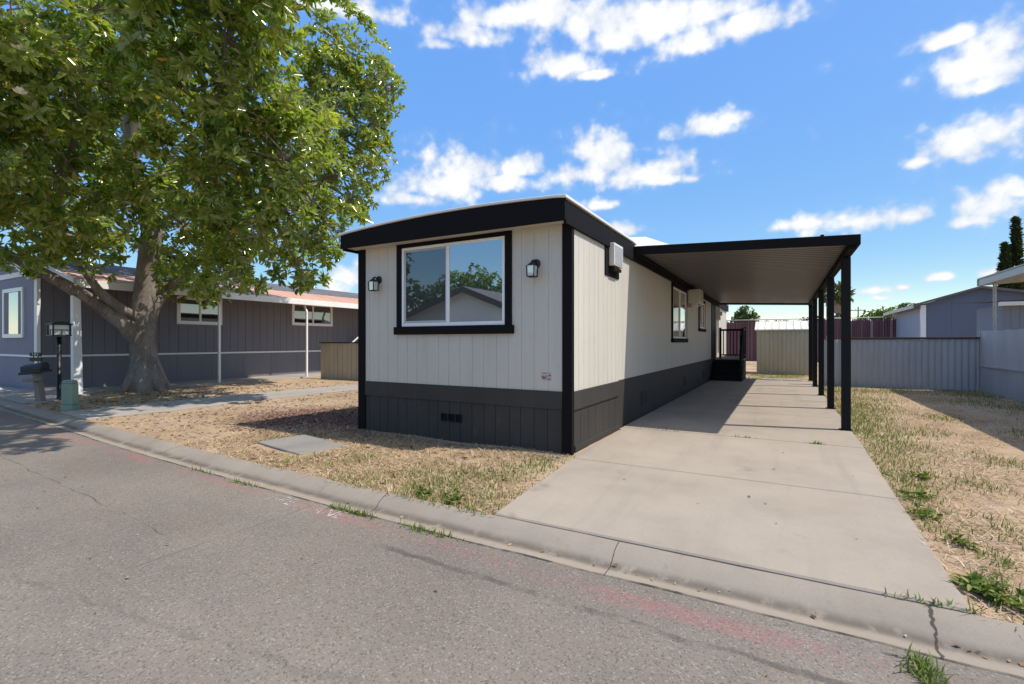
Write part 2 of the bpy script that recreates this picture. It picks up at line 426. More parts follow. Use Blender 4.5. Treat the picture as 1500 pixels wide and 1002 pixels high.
class MB:
    def __init__(self):
        self.v, self.f, self.s = [], [], []
    def add(self, verts, faces, smooth=False):
        k = len(self.v)
        self.v += [tuple(p) for p in verts]
        self.f += [tuple(i + k for i in f) for f in faces]
        self.s += [smooth] * len(faces)
        return self
    def box(self, x0, x1, y0, y1, z0, z1):
        v = [(x0, y0, z0), (x1, y0, z0), (x1, y1, z0), (x0, y1, z0), (x0, y0, z1), (x1, y0, z1), (x1, y1, z1), (x0, y1, z1)]
        return self.add(v, [(0, 3, 2, 1), (4, 5, 6, 7), (0, 1, 5, 4), (1, 2, 6, 5), (2, 3, 7, 6), (3, 0, 4, 7)])
    def hexa(self, b, t):
        """solid from four bottom and four top points"""
        return self.add(list(b) + list(t), [(0, 3, 2, 1), (4, 5, 6, 7), (0, 1, 5, 4), (1, 2, 6, 5), (2, 3, 7, 6), (3, 0, 4, 7)])
    def prism(self, pts, axis, a0, a1):
        """polygon (2-D points) extruded along an axis"""
        def mk(p, a):
            return {'x': (a, p[0], p[1]), 'y': (p[0], a, p[1]), 'z': (p[0], p[1], a)}[axis]
        n = len(pts)
        v = [mk(p, a0) for p in pts] + [mk(p, a1) for p in pts]
        f = [tuple(range(n)), tuple(range(2 * n - 1, n - 1, -1))]
        f += [(i, i + n, (i + 1) % n + n, (i + 1) % n) for i in range(n)]
        return self.add(v, f)
    def bar(self, p, q, w, h=None, up=(0, 0, 1)):
        """square bar between two points"""
        h = h or w
        p, q = Vector(p), Vector(q)
        d = (q - p).normalized()
        u = Vector(up)
        if abs(d.dot(u)) > 0.98:
            u = Vector((0, 1, 0))
        s = d.cross(u).normalized()
        t = s.cross(d).normalized()
        o = [(-w / 2, -h / 2), (w / 2, -h / 2), (w / 2, h / 2), (-w / 2, h / 2)]
        return self.hexa([p + s * a + t * b for a, b in o], [q + s * a + t * b for a, b in o])
    def tube(self, pts, n=10, caps=True, seed=None, rough=0.0):
        """tapering tube through (x, y, z, radius) points"""
        P = [Vector(p[:3]) for p in pts]
        k = len(P)
        ring = []
        side = None
        for i in range(k):
            d = (P[min(i + 1, k - 1)] - P[max(i - 1, 0)]).normalized()
            if side is None:
                side = d.cross(Vector((0.3, 1, 0.2))).normalized()
            side = (side - d * side.dot(d)).normalized()
            t = d.cross(side)
            r = []
            for j in range(n):
                a = 2 * math.pi * j / n
                rr = pts[i][3]
                if rough:
                    rr *= 1 + rough * mnoise.noise(Vector((math.cos(a) * 1.6, math.sin(a) * 1.6, P[i].z * 1.3 + (seed or 0))))
                r.append(P[i] + (side * math.cos(a) + t * math.sin(a)) * rr)
            ring += r
        f = []
        for i in range(k - 1):
            for j in range(n):
                f.append((i * n + j, i * n + (j + 1) % n, (i + 1) * n + (j + 1) % n, (i + 1) * n + j))
        if caps:
            f.append(tuple(range(n - 1, -1, -1)))
            f.append(tuple(range((k - 1) * n, k * n)))
        return self.add(ring, f, True)
    def lathe(self, c, prof, n=20):
        """turned shape: (radius, z) profile round a vertical axis through c"""
        v, f = [], []
        for r, z in prof:
            for j in range(n):
                a = 2 * math.pi * j / n
                v.append((c[0] + r * math.cos(a), c[1] + r * math.sin(a), c[2] + z))
        for i in range(len(prof) - 1):
            for j in range(n):
                f.append((i * n + j, i * n + (j + 1) % n, (i + 1) * n + (j + 1) % n, (i + 1) * n + j))
        f.append(tuple(range(n - 1, -1, -1)))
        f.append(tuple(range((len(prof) - 1) * n, len(prof) * n)))
        return self.add(v, f, True)
    def build(self, name, mat, parent=None, bevel=0.0, seg=1, loc=None):
        base = Vector((0, 0, 0))
        if parent is not None:
            base = ORG[parent.name]
        elif loc is not None:
            base = Vector(loc)
        me = bpy.data.meshes.new(name)
        me.from_pydata([tuple(Vector(p) - base) for p in self.v], [], self.f)
        me.polygons.foreach_set('use_smooth', self.s)
        me.materials.append(M[mat] if isinstance(mat, str) else mat)
        me.update()
        o = bpy.data.objects.new(name, me)
        COL.objects.link(o)
        if parent is not None:
            o.parent = parent
        else:
            o.location = base
        ORG[o.name] = base.copy()
        if bevel:
            md = o.modifiers.new('bevel', 'BEVEL')
            md.width = bevel
            md.segments = seg
            md.limit_method = 'ANGLE'
            md.angle_limit = R(40)
            md.harden_normals = False
        return o

def fast_mesh(name, verts, quads=None, tris=None, tint=None, mat=None, parent=None, loc=(0, 0, 0), smooth=False):
    base = ORG[parent.name] if parent is not None else Vector(loc)
    me = bpy.data.meshes.new(name)
    nv = len(verts)
    me.vertices.add(nv)
    me.vertices.foreach_set('co', (np.asarray(verts, np.float32) - np.array(base, np.float32)).ravel())
    parts, starts, totals, k = [], [], [], 0
    for arr, w in ((quads, 4), (tris, 3)):
        if arr is None or len(arr) == 0:
            continue
        arr = np.asarray(arr, np.int32)
        parts.append(arr.ravel())
        starts.append(k + np.arange(len(arr)) * w)
        totals.append(np.full(len(arr), w))
        k += arr.size
    idx = np.concatenate(parts)
    me.loops.add(len(idx))
    me.loops.foreach_set('vertex_index', idx)
    st = np.concatenate(starts).astype(np.int32)
    me.polygons.add(len(st))
    me.polygons.foreach_set('loop_start', st)
    me.polygons.foreach_set('loop_total', np.concatenate(totals).astype(np.int32))
    if smooth:
        me.polygons.foreach_set('use_smooth', np.ones(len(st), bool))
    if tint is not None:
        a = me.attributes.new('tint', 'FLOAT', 'POINT')
        a.data.foreach_set('value', np.asarray(tint, np.float32))
    me.update(calc_edges=True)
    me.materials.append(M[mat])
    o = bpy.data.objects.new(name, me)
    COL.objects.link(o)
    if parent is not None:
        o.parent = parent
    else:
        o.location = base
    ORG[o.name] = Vector(base)
    return o

def grooved(u0, u1, z0, z1, pitch, depth=0.008, gw=0.012, jitter=0.0, seed=1):
    """vertical-groove panel profile in (u, d): list of (u, depth) from u0 to u1"""
    rr = random.Random(seed)
    pts = [(u0, 0.0)]
    u = u0 + pitch
    while u < u1 - gw * 2:
        c = u + rr.uniform(-jitter, jitter)
        pts += [(c - gw / 2, 0.0), (c - gw / 4, depth), (c + gw / 4, depth), (c + gw / 2, 0.0)]
        u += pitch
    pts.append((u1, 0.0))
    return pts

def panel(mb, plane, face, prof, z0, z1, out, thick=0.05):
    """siding sheet: plane 'y' runs along x with its face at y=face (out = -1 looks to -y), plane 'x' runs along y"""
    n = len(prof)
    v = []
    for z in (z0, z1):
        for u, d in prof:
            w = face - out * d
            v.append((u, w, z) if plane == 'y' else (w, u, z))
    for z in (z0, z1):
        for u in (prof[0][0], prof[-1][0]):
            w = face - out * thick
            v.append((u, w, z) if plane == 'y' else (w, u, z))
    f = [(i, i + 1, n + i + 1, n + i) for i in range(n - 1)]
    k = 2 * n
    f += [(k, k + 2, k + 3, k + 1), (0, n, k + 2, k), (n - 1, k + 1, k + 3, 2 * n - 1)]
    f += [tuple(range(n)) + (k + 1, k), tuple(range(2 * n - 1, n - 1, -1)) + (k + 2, k + 3)]
    mb.add(v, f)
    return mb

# ------------------------------------------------------------------ setting: ground, road, kerb, driveway
def bend(x):
    return 0.0 if x > -1 else 0.0045 * (x + 1) ** 2 if x > -9 else 0.288 + 0.072 * (-9 - x)

def yard_z(x, y):
    e = min(1.0, max(0.0, (y - 3.4 - bend(x)) / 0.6))
    return -0.012 + e * (0.022 * mnoise.noise(Vector((x * 0.7, y * 0.7, 0.3))) + 0.008 * mnoise.noise(Vector((x * 3, y * 3, 1.3))))

# far ground: one sheet to the horizon
g = MB()
g.add([(-900, -900, -0.22), (900, -900, -0.22), (900, 1500, -0.22), (-900, 1500, -0.22)], [(0, 1, 2, 3)])
finish(g.build('ground', 'soil'), 'dry bare ground reaching to the horizon behind the fences', 'ground', kind='structure')

# yard: finely divided sheet with small bumps
xs = np.concatenate([np.arange(-30, -14, 0.5), np.arange(-14, 6.0, 0.12), np.arange(6, 16.1, 1.0)])
vs, qs = [], []
rows = np.concatenate([np.arange(0, 4.0, 0.1), np.arange(4.0, 20, 0.3), np.arange(20, 42, 2.0)])
for j, t in enumerate(rows):
    for x in xs:
        y = 3.43 + bend(x) * (1 if t < 4 else 1) + t
        vs.append((x, y, yard_z(x, y)))
nx = len(xs)
for j in range(len(rows) - 1):
    for i in range(nx - 1):
        qs.append((j * nx + i, j * nx + i + 1, (j + 1) * nx + i + 1, (j + 1) * nx + i))
yard = fast_mesh('yard_ground', vs, qs, mat='soil', smooth=True)
finish(yard, 'dry tan yard soil with straw around the mobile home', 'ground', kind='structure')

# road
xs = np.arange(-60, 41, 1.0)
rv, rq = [], []
for x in xs:
    e = 3.0 + bend(x)
    for y, z in ((-3.6, -0.10), (-0.5, -0.03), (1.2, -0.04), (e + 0.005, -0.062)):
        rv.append((x, y, z))
for i in range(len(xs) - 1):
    for j in range(3):
        a = i * 4 + j
        rq.append((a, a + 4, a + 5, a + 1))
rq = [q[::-1] for q in rq]
road = fast_mesh('road', rv, rq, mat='asphalt', smooth=True)
finish(road, 'old grey asphalt street with worn red stripe and cracks', 'road', kind='structure')

# rolled kerb and gutter
prof = [(-0.02, -0.16), (0.0, -0.064), (0.006, -0.058), (0.014, -0.056), (0.06, -0.060), (0.115, -0.067), (0.15, -0.070), (0.18, -0.067), (0.215, -0.054), (0.25, -0.037), (0.29, -0.020), (0.335, -0.007), (0.38, 0.001), (0.415, 0.004), (0.425, 0.003), (0.435, -0.004), (0.44, -0.16)]
xs = np.concatenate([np.arange(-60, -14, 1.0), np.arange(-14, 6, 0.08), np.arange(6, 41, 1.0)])
kv, kq, kt = [], [], []
for x in xs:
    for u, z in prof:
        edge = 0.012 * mnoise.noise(Vector((x * 2.2, 3.3, 0))) + 0.006 * mnoise.noise(Vector((x * 9, 1.3, 0)))
        w = edge * (1 - u / 0.44) + (0.012 * mnoise.noise(Vector((x * 2.7, 9.1, 0)))) * (u / 0.44)
        zz = z + (0.004 * mnoise.noise(Vector((x * 0.9, u * 5, 2))) if z > -0.15 else 0)
        kt.append(max(0.0, u) / 0.44)
        kv.append((x, 3.0 + bend(x) + u + w * (1 if 0 <= u < 0.43 else 0.3), zz))
m_ = len(prof)
for i in range(len(xs) - 1):
    for j in range(m_ - 1):
        a = i * m_ + j
        kq.append((a, a + m_, a + m_ + 1, a + 1)[::-1])
kerb = fast_mesh('kerb', kv, kq, tint=kt, mat='kerb', smooth=True)
finish(kerb, 'rolled concrete kerb and gutter along the street edge', 'kerb', kind='structure')

# driveway: slabs with joints
d = MB()
joints = [3.435, 5.56, 8.01, 10.9, 13.8, 16.7, 20.5]
def left_x(y):
    return -2.11 - 0.075 * (y - 3.43) if y < 5.7 else -2.32 if y < 7.8 else -2.37
def right_x(y):
    return 0.885 + 0.016 * (y - 3.43) if y < 8 else 0.965
for a, b in zip(joints[:-1], joints[1:]):
    a2, b2 = a + 0.008, b - 0.008
    ls = [a2, 5.6, 5.75, 5.76, 7.79, 7.8, b2]
    ys = sorted({round(v, 3) for v in ls if a2 <= v <= b2})
    poly = [(left_x(y), y) for y in ys] + [(right_x(y), y) for y in reversed(ys)]
    d.prism(poly, 'z', -0.12, 0.016 + random.uniform(-0.002, 0.002))
finish(d.build('driveway', 'drive', bevel=0.012), 'pale concrete driveway slabs running under the carport', 'driveway', kind='structure')
d = MB()
for (x0, x1, y0, y1) in ((-0.75, -0.05, 20.75, 21.4), (0.0, 0.62, 20.8, 21.5)):
    d.box(x0, x1, y0, y1, -0.05, 0.02)
finish(d.build('paving', 'path', bevel=0.008), 'two pale stepping slabs past the end of the driveway', 'paving', kind='structure')

# neighbour's walk, patio and parking apron
pth = MB()
pth.prism([(-12.9, 4.05), (-11.35, 3.93), (-11.2, 5.3), (-11.5, 8.0), (-11.25, 10.4), (-10.9, 12.4), (-12.2, 12.6), (-12.5, 10.9), (-12.9, 8.6), (-12.95, 6.0)], 'z', -0.1, 0.022)
finish(pth.build('path', 'path', bevel=0.01), 'pale concrete walk curving from the street past the magnolia', 'path', kind='structure')
pt = MB()
pt.prism([(-30, 5.6), (-30, 5.45 + 0.15), (-19.0, 5.48), (-19.0, 27), (-17.05, 27), (-17.05, 9.0), (-17.5, 6.6), (-16.2, 5.3), (-15.3, 4.55), (-15.7, 4.24), (-30, 5.25)], 'z', -0.1, 0.024)
finish(pt.build('patio', 'path', bevel=0.01), 'concrete patio strip under the neighbour awning', 'patio', kind='structure')

# worn stencil letters on the road
def text_mesh(body, size, extrude=0.0):
    cu = bpy.data.curves.new('letters', 'FONT')
    cu.body = body
    cu.size = size
    cu.extrude = extrude
    cu.align_x = 'CENTER'
    cu.align_y = 'CENTER'
    tmp = bpy.data.objects.new('letters', cu)
    COL.objects.link(tmp)
    dg = bpy.context.evaluated_depsgraph_get()
    me = bpy.data.meshes.new_from_object(tmp.evaluated_get(dg))
    bpy.data.objects.remove(tmp)
    bpy.data.curves.remove(cu)
    return me

def worn_paint(name, col, lo, hi, scale=9):
    m, nt, b = new_mat(name)
    n = N(nt)
    p = n.pos()
    w = n.math('ADD', n.math('MULTIPLY', n.noise(p, scale, 4, 0.8), 0.6), n.math('MULTIPLY', n.noise(p, scale * 6, 3, 0.8), 0.4))
    b.inputs['Base Color'].default_value = (*col, 1)
    b.inputs['Roughness'].default_value = 0.8
    n.link(n.smooth(w, lo, hi), b.inputs['Alpha'])
    return m
M['worn'] = worn_paint('worn_white_road_paint', (0.62, 0.58, 0.55), 0.45, 0.64)
for word, cx, cy in (('FIRE', -4.17, 2.925), ('LANE', -3.55, 2.905)):
    me = text_mesh(word, 0.22)
    for v in me.vertices:
        v.co.x *= 0.92
    me.materials.clear()
    me.materials.append(M['worn'])
    o = bpy.data.objects.new('road_lettering', me)
    COL.objects.link(o)
    o.location = (cx, cy, -0.0565)
    ORG[o.name] = Vector(o.location)
    finish(o, 'worn white stencil word %s painted on the asphalt' % word, 'road marking', kind='structure')

# ------------------------------------------------------------------ the mobile home
H = empty('mobile_home', (-4.27, 5.77, 0), 'greige single-wide mobile home with charcoal trim and large front window', 'mobile home')
XL, XR, YF, YB = -6.17, -2.38, 5.77, 25.5
w = MB()
panel(w, 'y', YF, grooved(XL + 0.02, XR - 0.02, 0, 0, 0.203, 0.006, 0.011, 0.012, 3), 0.80, 3.04, -1)
w.build('front_wall', 'siding', H)
w = MB()
panel(w, 'x', XR, grooved(YF + 0.05, 7.82, 0, 0, 0.203, 0.005, 0.010, 0.01, 5), 0.80, 3.04, 1)
w.build('side_wall', 'siding', H)
w = MB()
panel(w, 'x', XR - 0.022, grooved(7.82, YB, 0, 0, 0.305, 0.004, 0.008, 0.0, 6), 0.80, 3.04, 1)
w.build('side_wall', 'siding', H)
w = MB()
panel(w, 'x', XL, grooved(YF + 0.05, YB, 0, 0, 0.305, 0.006, 0.01), 0.80, 3.04, -1)
w.box(XL + 0.06, XR - 0.1, YB - 0.05, YB, 0.0, 3.04)
w.build('rear_wall', 'siding', H)
# skirting
s = MB()
panel(s, 'y', YF + 0.006, grooved(XL + 0.02, XR - 0.02, 0, 0, 0.203, 0.008, 0.012, 0.02, 8), -0.1, 0.57, -1)
s.build('skirting', 'skirt', H)
s = MB()
panel(s, 'x', XR - 0.006, grooved(YF + 0.05, 7.82, 0, 0, 0.305, 0.008, 0.012, 0.01, 9), -0.1, 0.57, 1)
s.box(XR - 0.05, XR + 0.012, YF + 0.13, 7.83, -0.1, 0.085)
s.build('skirting', 'skirt', H, 0.003)
s = MB()
panel(s, 'x', XR - 0.018, grooved(7.82, YB, 0, 0, 0.305, 0.006, 0.01, 0.0, 10), -0.1, 0.81, 1)
s.build('skirting', 'skirt', H)
s = MB()
panel(s, 'x', XL + 0.004, grooved(YF + 0.05, YB, 0, 0, 0.305, 0.006, 0.01), -0.1, 0.81, -1)
s.build('skirting', 'skirt', H)
# belt boards
b = MB().box(XL + 0.13, XR - 0.115, YF - 0.018, YF + 0.03, 0.57, 0.805)
b.build('belt_board', 'skirt', H, 0.004)
b = MB().box(XR - 0.03, XR + 0.018, YF + 0.055, 7.825, 0.56, 0.805)
b.build('belt_board', 'skirt', H, 0.004)
# corner boards
c = MB().box(XR - 0.115, XR + 0.024, YF - 0.024, YF + 0.055, -0.08, 2.98)
c.build('corner_board', 'charcoal', H, 0.004)
c = MB().box(XL - 0.024, XL + 0.13, YF - 0.024, YF + 0.055, -0.08, 2.98)
c.build('corner_board', 'charcoal', H, 0.004)
# arched roof
def arch(x):
    t = (x + 4.32) / 1.98
    return 3.283 - 0.072 * t * t + 0.022 * t
YO = 5.47
XA, XB = -6.30, -2.335
nseg = 28
ax = [XA + (XB - XA) * i / nseg for i in range(nseg + 1)]
f = MB()
poly = [(XA, 2.972)] + [(XB, 2.955)] + [(x, arch(x) - 0.004) for x in reversed(ax)]
f.prism(poly, 'y', YO, YO + 0.045)
f.build('fascia', 'charcoal', H, 0.003)
f = MB()
f.box(XB - 0.04, XB, YO + 0.045, 25.8, 2.92, 3.2)
f.build('fascia', 'charcoal', H, 0.003)
f = MB()
f.box(XA, XA + 0.04, YO + 0.045, 25.8, 2.945, 3.14)
f.build('fascia', 'charcoal', H, 0.003)
f = MB().box(XA + 0.042, XB - 0.042, YO + 0.047, YF - 0.002, 2.985, 3.005)
f.build('soffit', 'siding', H)
r = MB()
top = [(x, arch(x) + 0.032) for x in ax]
bot = [(x, arch(x)) for x in reversed(ax)]
top[0] = (XA - 0.025, top[0][1] - 0.004)
bot[-1] = (XA - 0.025, bot[-1][1] - 0.012)
top[-1] = (XB + 0.025, top[-1][1] - 0.004)
bot[0] = (XB + 0.025, bot[0][1] - 0.012)
r.prism(top + bot, 'y', YO - 0.025, 25.85)
r.build('roof', 'roofwhite', H, 0.006)
r = MB()   # white membrane lapped up over the joint with the carport
yb = 20.0
r.add([(-2.75, 8.62, 3.17), (-1.72, 8.62, 3.145), (-2.22, 8.98, 3.40), (-2.75, 8.98, 3.44), (-2.75, yb, 3.17), (-1.72, yb, 3.145), (-2.22, yb, 3.40), (-2.75, yb, 3.44)],
      [(0, 1, 2, 3), (1, 5, 6, 2), (2, 6, 7, 3), (0, 3, 7, 4), (4, 7, 6, 5), (0, 4, 5, 1)])
r.build('roof_flashing', 'roofwhite', H)

# front picture window
win = MB()
X0, X1, Z0, Z1 = -5.335, -3.25, 1.585, 3.0 - 0.02
yo = YF - 0.034
cz = MB()
cz.box(X0, X0 + 0.10, yo, YF + 0.02, Z0 + 0.1, Z1 - 0.055)
cz.box(X1 - 0.10, X1, yo, YF + 0.02, Z0 + 0.1, Z1 - 0.055)
cz.box(X0, X1, yo, YF + 0.02, Z1 - 0.055, Z1)
W1 = cz.build('front_window', 'charcoal', H, 0.004)
ORG[W1.name] = ORG[H.name]
sl = MB().box(X0 - 0.035, X1 + 0.035, YF - 0.062, YF + 0.02, Z0 - 0.02, Z0 + 0.1)
sl.build('sill', 'charcoal', W1, 0.006)
fr = MB()
a0, a1, c0, c1 = X0 + 0.105, X1 - 0.105, Z0 + 0.105, Z1 - 0.06
fw = 0.042
ym = yo + 0.008
fr.box(a0, a1, ym, YF + 0.01, c0, c0 + fw + 0.012)
fr.box(a0, a1, ym, YF + 0.01, c1 - fw, c1)
fr.box(a0, a0 + fw, ym + 0.001, YF + 0.01, c0 + fw + 0.012, c1 - fw)
fr.box(a1 - fw, a1, ym + 0.001, YF + 0.01, c0 + fw + 0.012, c1 - fw)
xm = -4.33
fr.box(xm - 0.028, xm + 0.028, ym - 0.003, YF + 0.01, c0 + fw + 0.012, c1 - fw)
fr.build('frame', 'vinyl', W1, 0.004)
ss = MB()
e0, e1, h0, h1 = a0 + fw + 0.003, xm - 0.03, c0 + fw + 0.014, c1 - fw - 0.002
ss.box(e0, e0 + 0.035, ym + 0.006, YF, h0, h1)
ss.box(e1 - 0.02, e1, ym + 0.006, YF, h0, h1)
ss.box(e0 + 0.035, e1 - 0.02, ym + 0.006, YF, h1 - 0.03, h1)
ss.box(e0 + 0.035, e1 - 0.02, ym + 0.006, YF, h0, h0 + 0.03)
M['sash'] = paint('grey_screen_frame', (0.42, 0.43, 0.44), 0.45, 0.05, 3, 0.05)
ss.build('screen_frame', 'sash', W1, 0.003)
gp = MB().box(e0 + 0.03, e1 - 0.015, YF - 0.014, YF - 0.008, h0 + 0.02, h1 - 0.02)
finish(gp.build('glass_pane', 'glass_screen', W1), 'dark pane behind an insect screen')
gp = MB().box(xm + 0.02, a1 - fw + 0.005, YF - 0.016, YF - 0.010, c0 + fw, c1 - fw + 0.005)
finish(gp.build('glass_pane', 'glass', W1), 'clear pane mirroring sky and a gabled house')

# side windows
def side_window(y0, y1, z0, z1, panes):
    xo = XR - 0.022
    cz = MB()
    cz.box(xo - 0.02, xo + 0.035, y0, y0 + 0.09, z0 + 0.1, z1 - 0.09)
    cz.box(xo - 0.02, xo + 0.035, y1 - 0.09, y1, z0 + 0.1, z1 - 0.09)
    cz.box(xo - 0.02, xo + 0.038, y0, y1, z1 - 0.09, z1)
    W = cz.build('side_window', 'charcoal', H, 0.004)
    ORG[W.name] = ORG[H.name]
    MB().box(xo - 0.02, xo + 0.06, y0 - 0.03, y1 + 0.03, z0, z0 + 0.1).build('sill', 'charcoal', W, 0.005)
    fr = MB()
    a0, a1, c0, c1 = y0 + 0.092, y1 - 0.092, z0 + 0.102, z1 - 0.092
    for bx in ((a0, a1, c0, c0 + 0.05), (a0, a1, c1 - 0.05, c1), (a0, a0 + 0.05, c0 + 0.05, c1 - 0.05), (a1 - 0.05, a1, c0 + 0.05, c1 - 0.05)):
        fr.box(xo - 0.01, xo + 0.03, *bx)
    ym = (a0 + a1) / 2
    fr.box(xo - 0.01, xo + 0.032, ym - 0.03, ym + 0.03, c0 + 0.05, c1 - 0.05)
    fr.build('frame', 'vinyl', W, 0.004)
    for (p0, p1), mt in zip(((a0 + 0.045, ym - 0.028), (ym + 0.028, a1 - 0.045)), panes):
        MB().box(xo + 0.004, xo + 0.010, p0, p1, c0 + 0.045, c1 - 0.045).build('glass_pane', mt, W)
side_window(12.25, 14.3, 1.44, 2.92, ('glass_curtain', 'glass'))
side_window(16.6, 17.98, 1.80, 2.86, ('glass_curtain', 'glass_dark'))
# door
xo = XR - 0.022
dz = MB()
dz.box(xo - 0.02, xo + 0.03, 19.8, 19.9, 0.8, 2.95)
dz.box(xo - 0.02, xo + 0.03, 20.85, 20.95, 0.8, 2.95)
dz.box(xo - 0.02, xo + 0.03, 19.8, 20.95, 2.95, 3.04)
dz.box(xo - 0.03, xo + 0.012, 19.9, 20.85, 0.82, 2.95)
D = dz.build('door', 'black', H, 0.004)
ORG[D.name] = ORG[H.name]
MB().tube([(xo + 0.012, 19.98, 1.85, 0.02), (xo + 0.06, 19.98, 1.85, 0.02), (xo + 0.062, 19.98, 1.85, 0.032), (xo + 0.09, 19.98, 1.85, 0.028)], 10).build('handle', 'steel', D)
# skirting vents
v = MB()
for i in range(3):
    x = -4.47 + i * 0.135
    v.box(x, x + 0.012, YF - 0.012, YF + 0.01, 0.27, 0.385)
    v.box(x + 0.092, x + 0.104, YF - 0.012, YF + 0.01, 0.27, 0.385)
    v.box(x + 0.012, x + 0.092, YF - 0.012, YF + 0.01, 0.27, 0.280)
    v.box(x + 0.012, x + 0.092, YF - 0.012, YF + 0.01, 0.375, 0.385)
    for k in range(5):
        z = 0.288 + k * 0.018
        v.hexa([(x + 0.012, YF - 0.008, z), (x + 0.092, YF - 0.008, z), (x + 0.092, YF + 0.006, z + 0.012), (x + 0.012, YF + 0.006, z + 0.012)],
               [(x + 0.012, YF - 0.008, z + 0.003), (x + 0.092, YF - 0.008, z + 0.003), (x + 0.092, YF + 0.006, z + 0.015), (x + 0.012, YF + 0.006, z + 0.015)])
v.build('vent', 'black', H)
for yv in (9.35, 14.0, 17.6):
    v = MB()
    for k in range(6):
        z = 0.26 + k * 0.034
        v.box(XR - 0.03, XR - 0.006 + 0.004 * (k % 2), yv + 0.015, yv + 0.385, z, z + 0.022)
    for bx in ((yv, yv + 0.015, 0.24, 0.48), (yv + 0.385, yv + 0.4, 0.24, 0.48)):
        v.box(XR - 0.03, XR, *bx)
    v.box(XR - 0.03, XR, yv + 0.015, yv + 0.385, 0.24, 0.255)
    v.box(XR - 0.03, XR, yv + 0.015, yv + 0.385, 0.466, 0.48)
    v.build('vent', 'skirt', H)
# faded sticker low on the front wall
def sticker():
    m, nt, b = new_mat('faded_sticker')
    n = N(nt)
    p = n.mapping(n.pos(), scale=(9, 1, 34))
    f = n.noise(p, 1.6, 3, 0.6)
    c = n.ramp(f, [(0.40, (0.16, 0.09, 0.085)), (0.47, (0.40, 0.31, 0.29)), (0.58, (0.47, 0.41, 0.38))])
    n.link(c, b.inputs['Base Color'])
    b.inputs['Roughness'].default_value = 0.5
    return m
M['sticker'] = sticker()
MB().box(-2.80, -2.66, YF - 0.0025, YF + 0.004, 0.945, 1.045).build('sticker', 'sticker', H)

# ------------------------------------------------------------------ wall lanterns
def lantern(x, z, label):
    t = empty('wall_lantern', (x, YF, z), label, 'wall lamp', 'lanterns on the front of the mobile home')
    # round back plate on the wall
    bp = MB()
    n = 20
    ringp = [(0.062, 0.0), (0.062, 0.012), (0.05, 0.022), (0.0, 0.026)]
    v, f = [], []
    for r, dd in ringp:
        for j in range(n):
            a = 2 * math.pi * j / n
            v.append((x + r * math.cos(a), YF - 0.001 - dd, z + 0.06 + r * math.sin(a)))
    for i in range(len(ringp) - 1):
        for j in range(n):
            f.append((i * n + j, i * n + (j + 1) % n, (i + 1) * n + (j + 1) % n, (i + 1) * n + j))
    bp.add(v, f, True)
    bp.tube([(x, YF - 0.02, z + 0.06, 0.013), (x, YF - 0.06, z + 0.085, 0.012), (x, YF - 0.10, z + 0.095, 0.012), (x, YF - 0.125, z + 0.08, 0.012), (x, YF - 0.13, z + 0.055, 0.012)], 8)
    bp.build('bracket', 'lampblack', t)
    cx, cy = x, YF - 0.13
    cp = MB().lathe((cx, cy, z), [(0.008, 0.085), (0.018, 0.075), (0.02, 0.062), (0.042, 0.05), (0.068, 0.025), (0.072, 0.018), (0.06, 0.017)], 8)
    cp.build('cap', 'lampblack', t)
    cg = MB()
    hw0, hw1 = 0.058, 0.052
    for i in range(4):
        a0 = math.pi / 4 + i * math.pi / 2
        p = (cx + hw0 * 1.35 * math.cos(a0), cy + hw0 * 1.35 * math.sin(a0), z + 0.02)
        q = (cx + hw1 * 1.35 * math.cos(a0), cy + hw1 * 1.35 * math.sin(a0), z - 0.125)
        cg.bar(p, q, 0.011)
        a1 = a0 + math.pi / 2
        q2 = (cx + hw1 * 1.35 * math.cos(a1), cy + hw1 * 1.35 * math.sin(a1), z - 0.125)
        cg.bar(q, q2, 0.011)
    cg.build('cage', 'lampblack', t)
    gl = MB()
    gl.hexa([(cx - 0.045, cy - 0.045, z - 0.12), (cx + 0.045, cy - 0.045, z - 0.12), (cx + 0.045, cy + 0.045, z - 0.12), (cx - 0.045, cy + 0.045, z - 0.12)],
            [(cx - 0.05, cy - 0.05, z + 0.016), (cx + 0.05, cy - 0.05, z + 0.016), (cx + 0.05, cy + 0.05, z + 0.016), (cx - 0.05, cy + 0.05, z + 0.016)])
    gl.build('glass_shade', 'glass_clear', t)
lantern(-2.875, 2.435, 'black glass-sided wall lantern on the greige wall between window and corner board')
lantern(-5.735, 2.40, 'black glass-sided wall lantern at the end of the wall facing the magnolia')

# ------------------------------------------------------------------ air conditioners
A = empty('air_conditioner', (-2.38, 7.5, 2.6), 'small boxy air conditioner high on the sunlit wall under the fascia', 'air conditioner', 'air conditioners on the side wall')
bp = MB()
bp.box(XR - 0.02, XR + 0.02, 7.10, 7.80, 2.48, 2.92)
bp.build('backing_board', 'charcoal', A, 0.004)
bd = MB()
bd.box(XR + 0.022, XR + 0.115, 7.24, 7.70, 2.64, 2.99)
bd.build('housing', 'acwhite', A, 0.012, 2)
gr = MB()
for k in range(9):
    z = 2.672 + k * 0.033
    gr.box(XR + 0.1155, XR + 0.123, 7.28, 7.66, z, z + 0.017)
M['acskytint'] = paint('ac_louvre_sky_tint', (0.50, 0.54, 0.60), 0.35, 0.05, 4, 0.05)  # bluish tint puts the reflected sky into the louvre colour
gr.build('louvre', 'acskytint', A)
br = MB()
br.box(XR + 0.021, XR + 0.10, 7.30, 7.66, 2.57, 2.62)
br.build('bracket', 'black', A, 0.004)

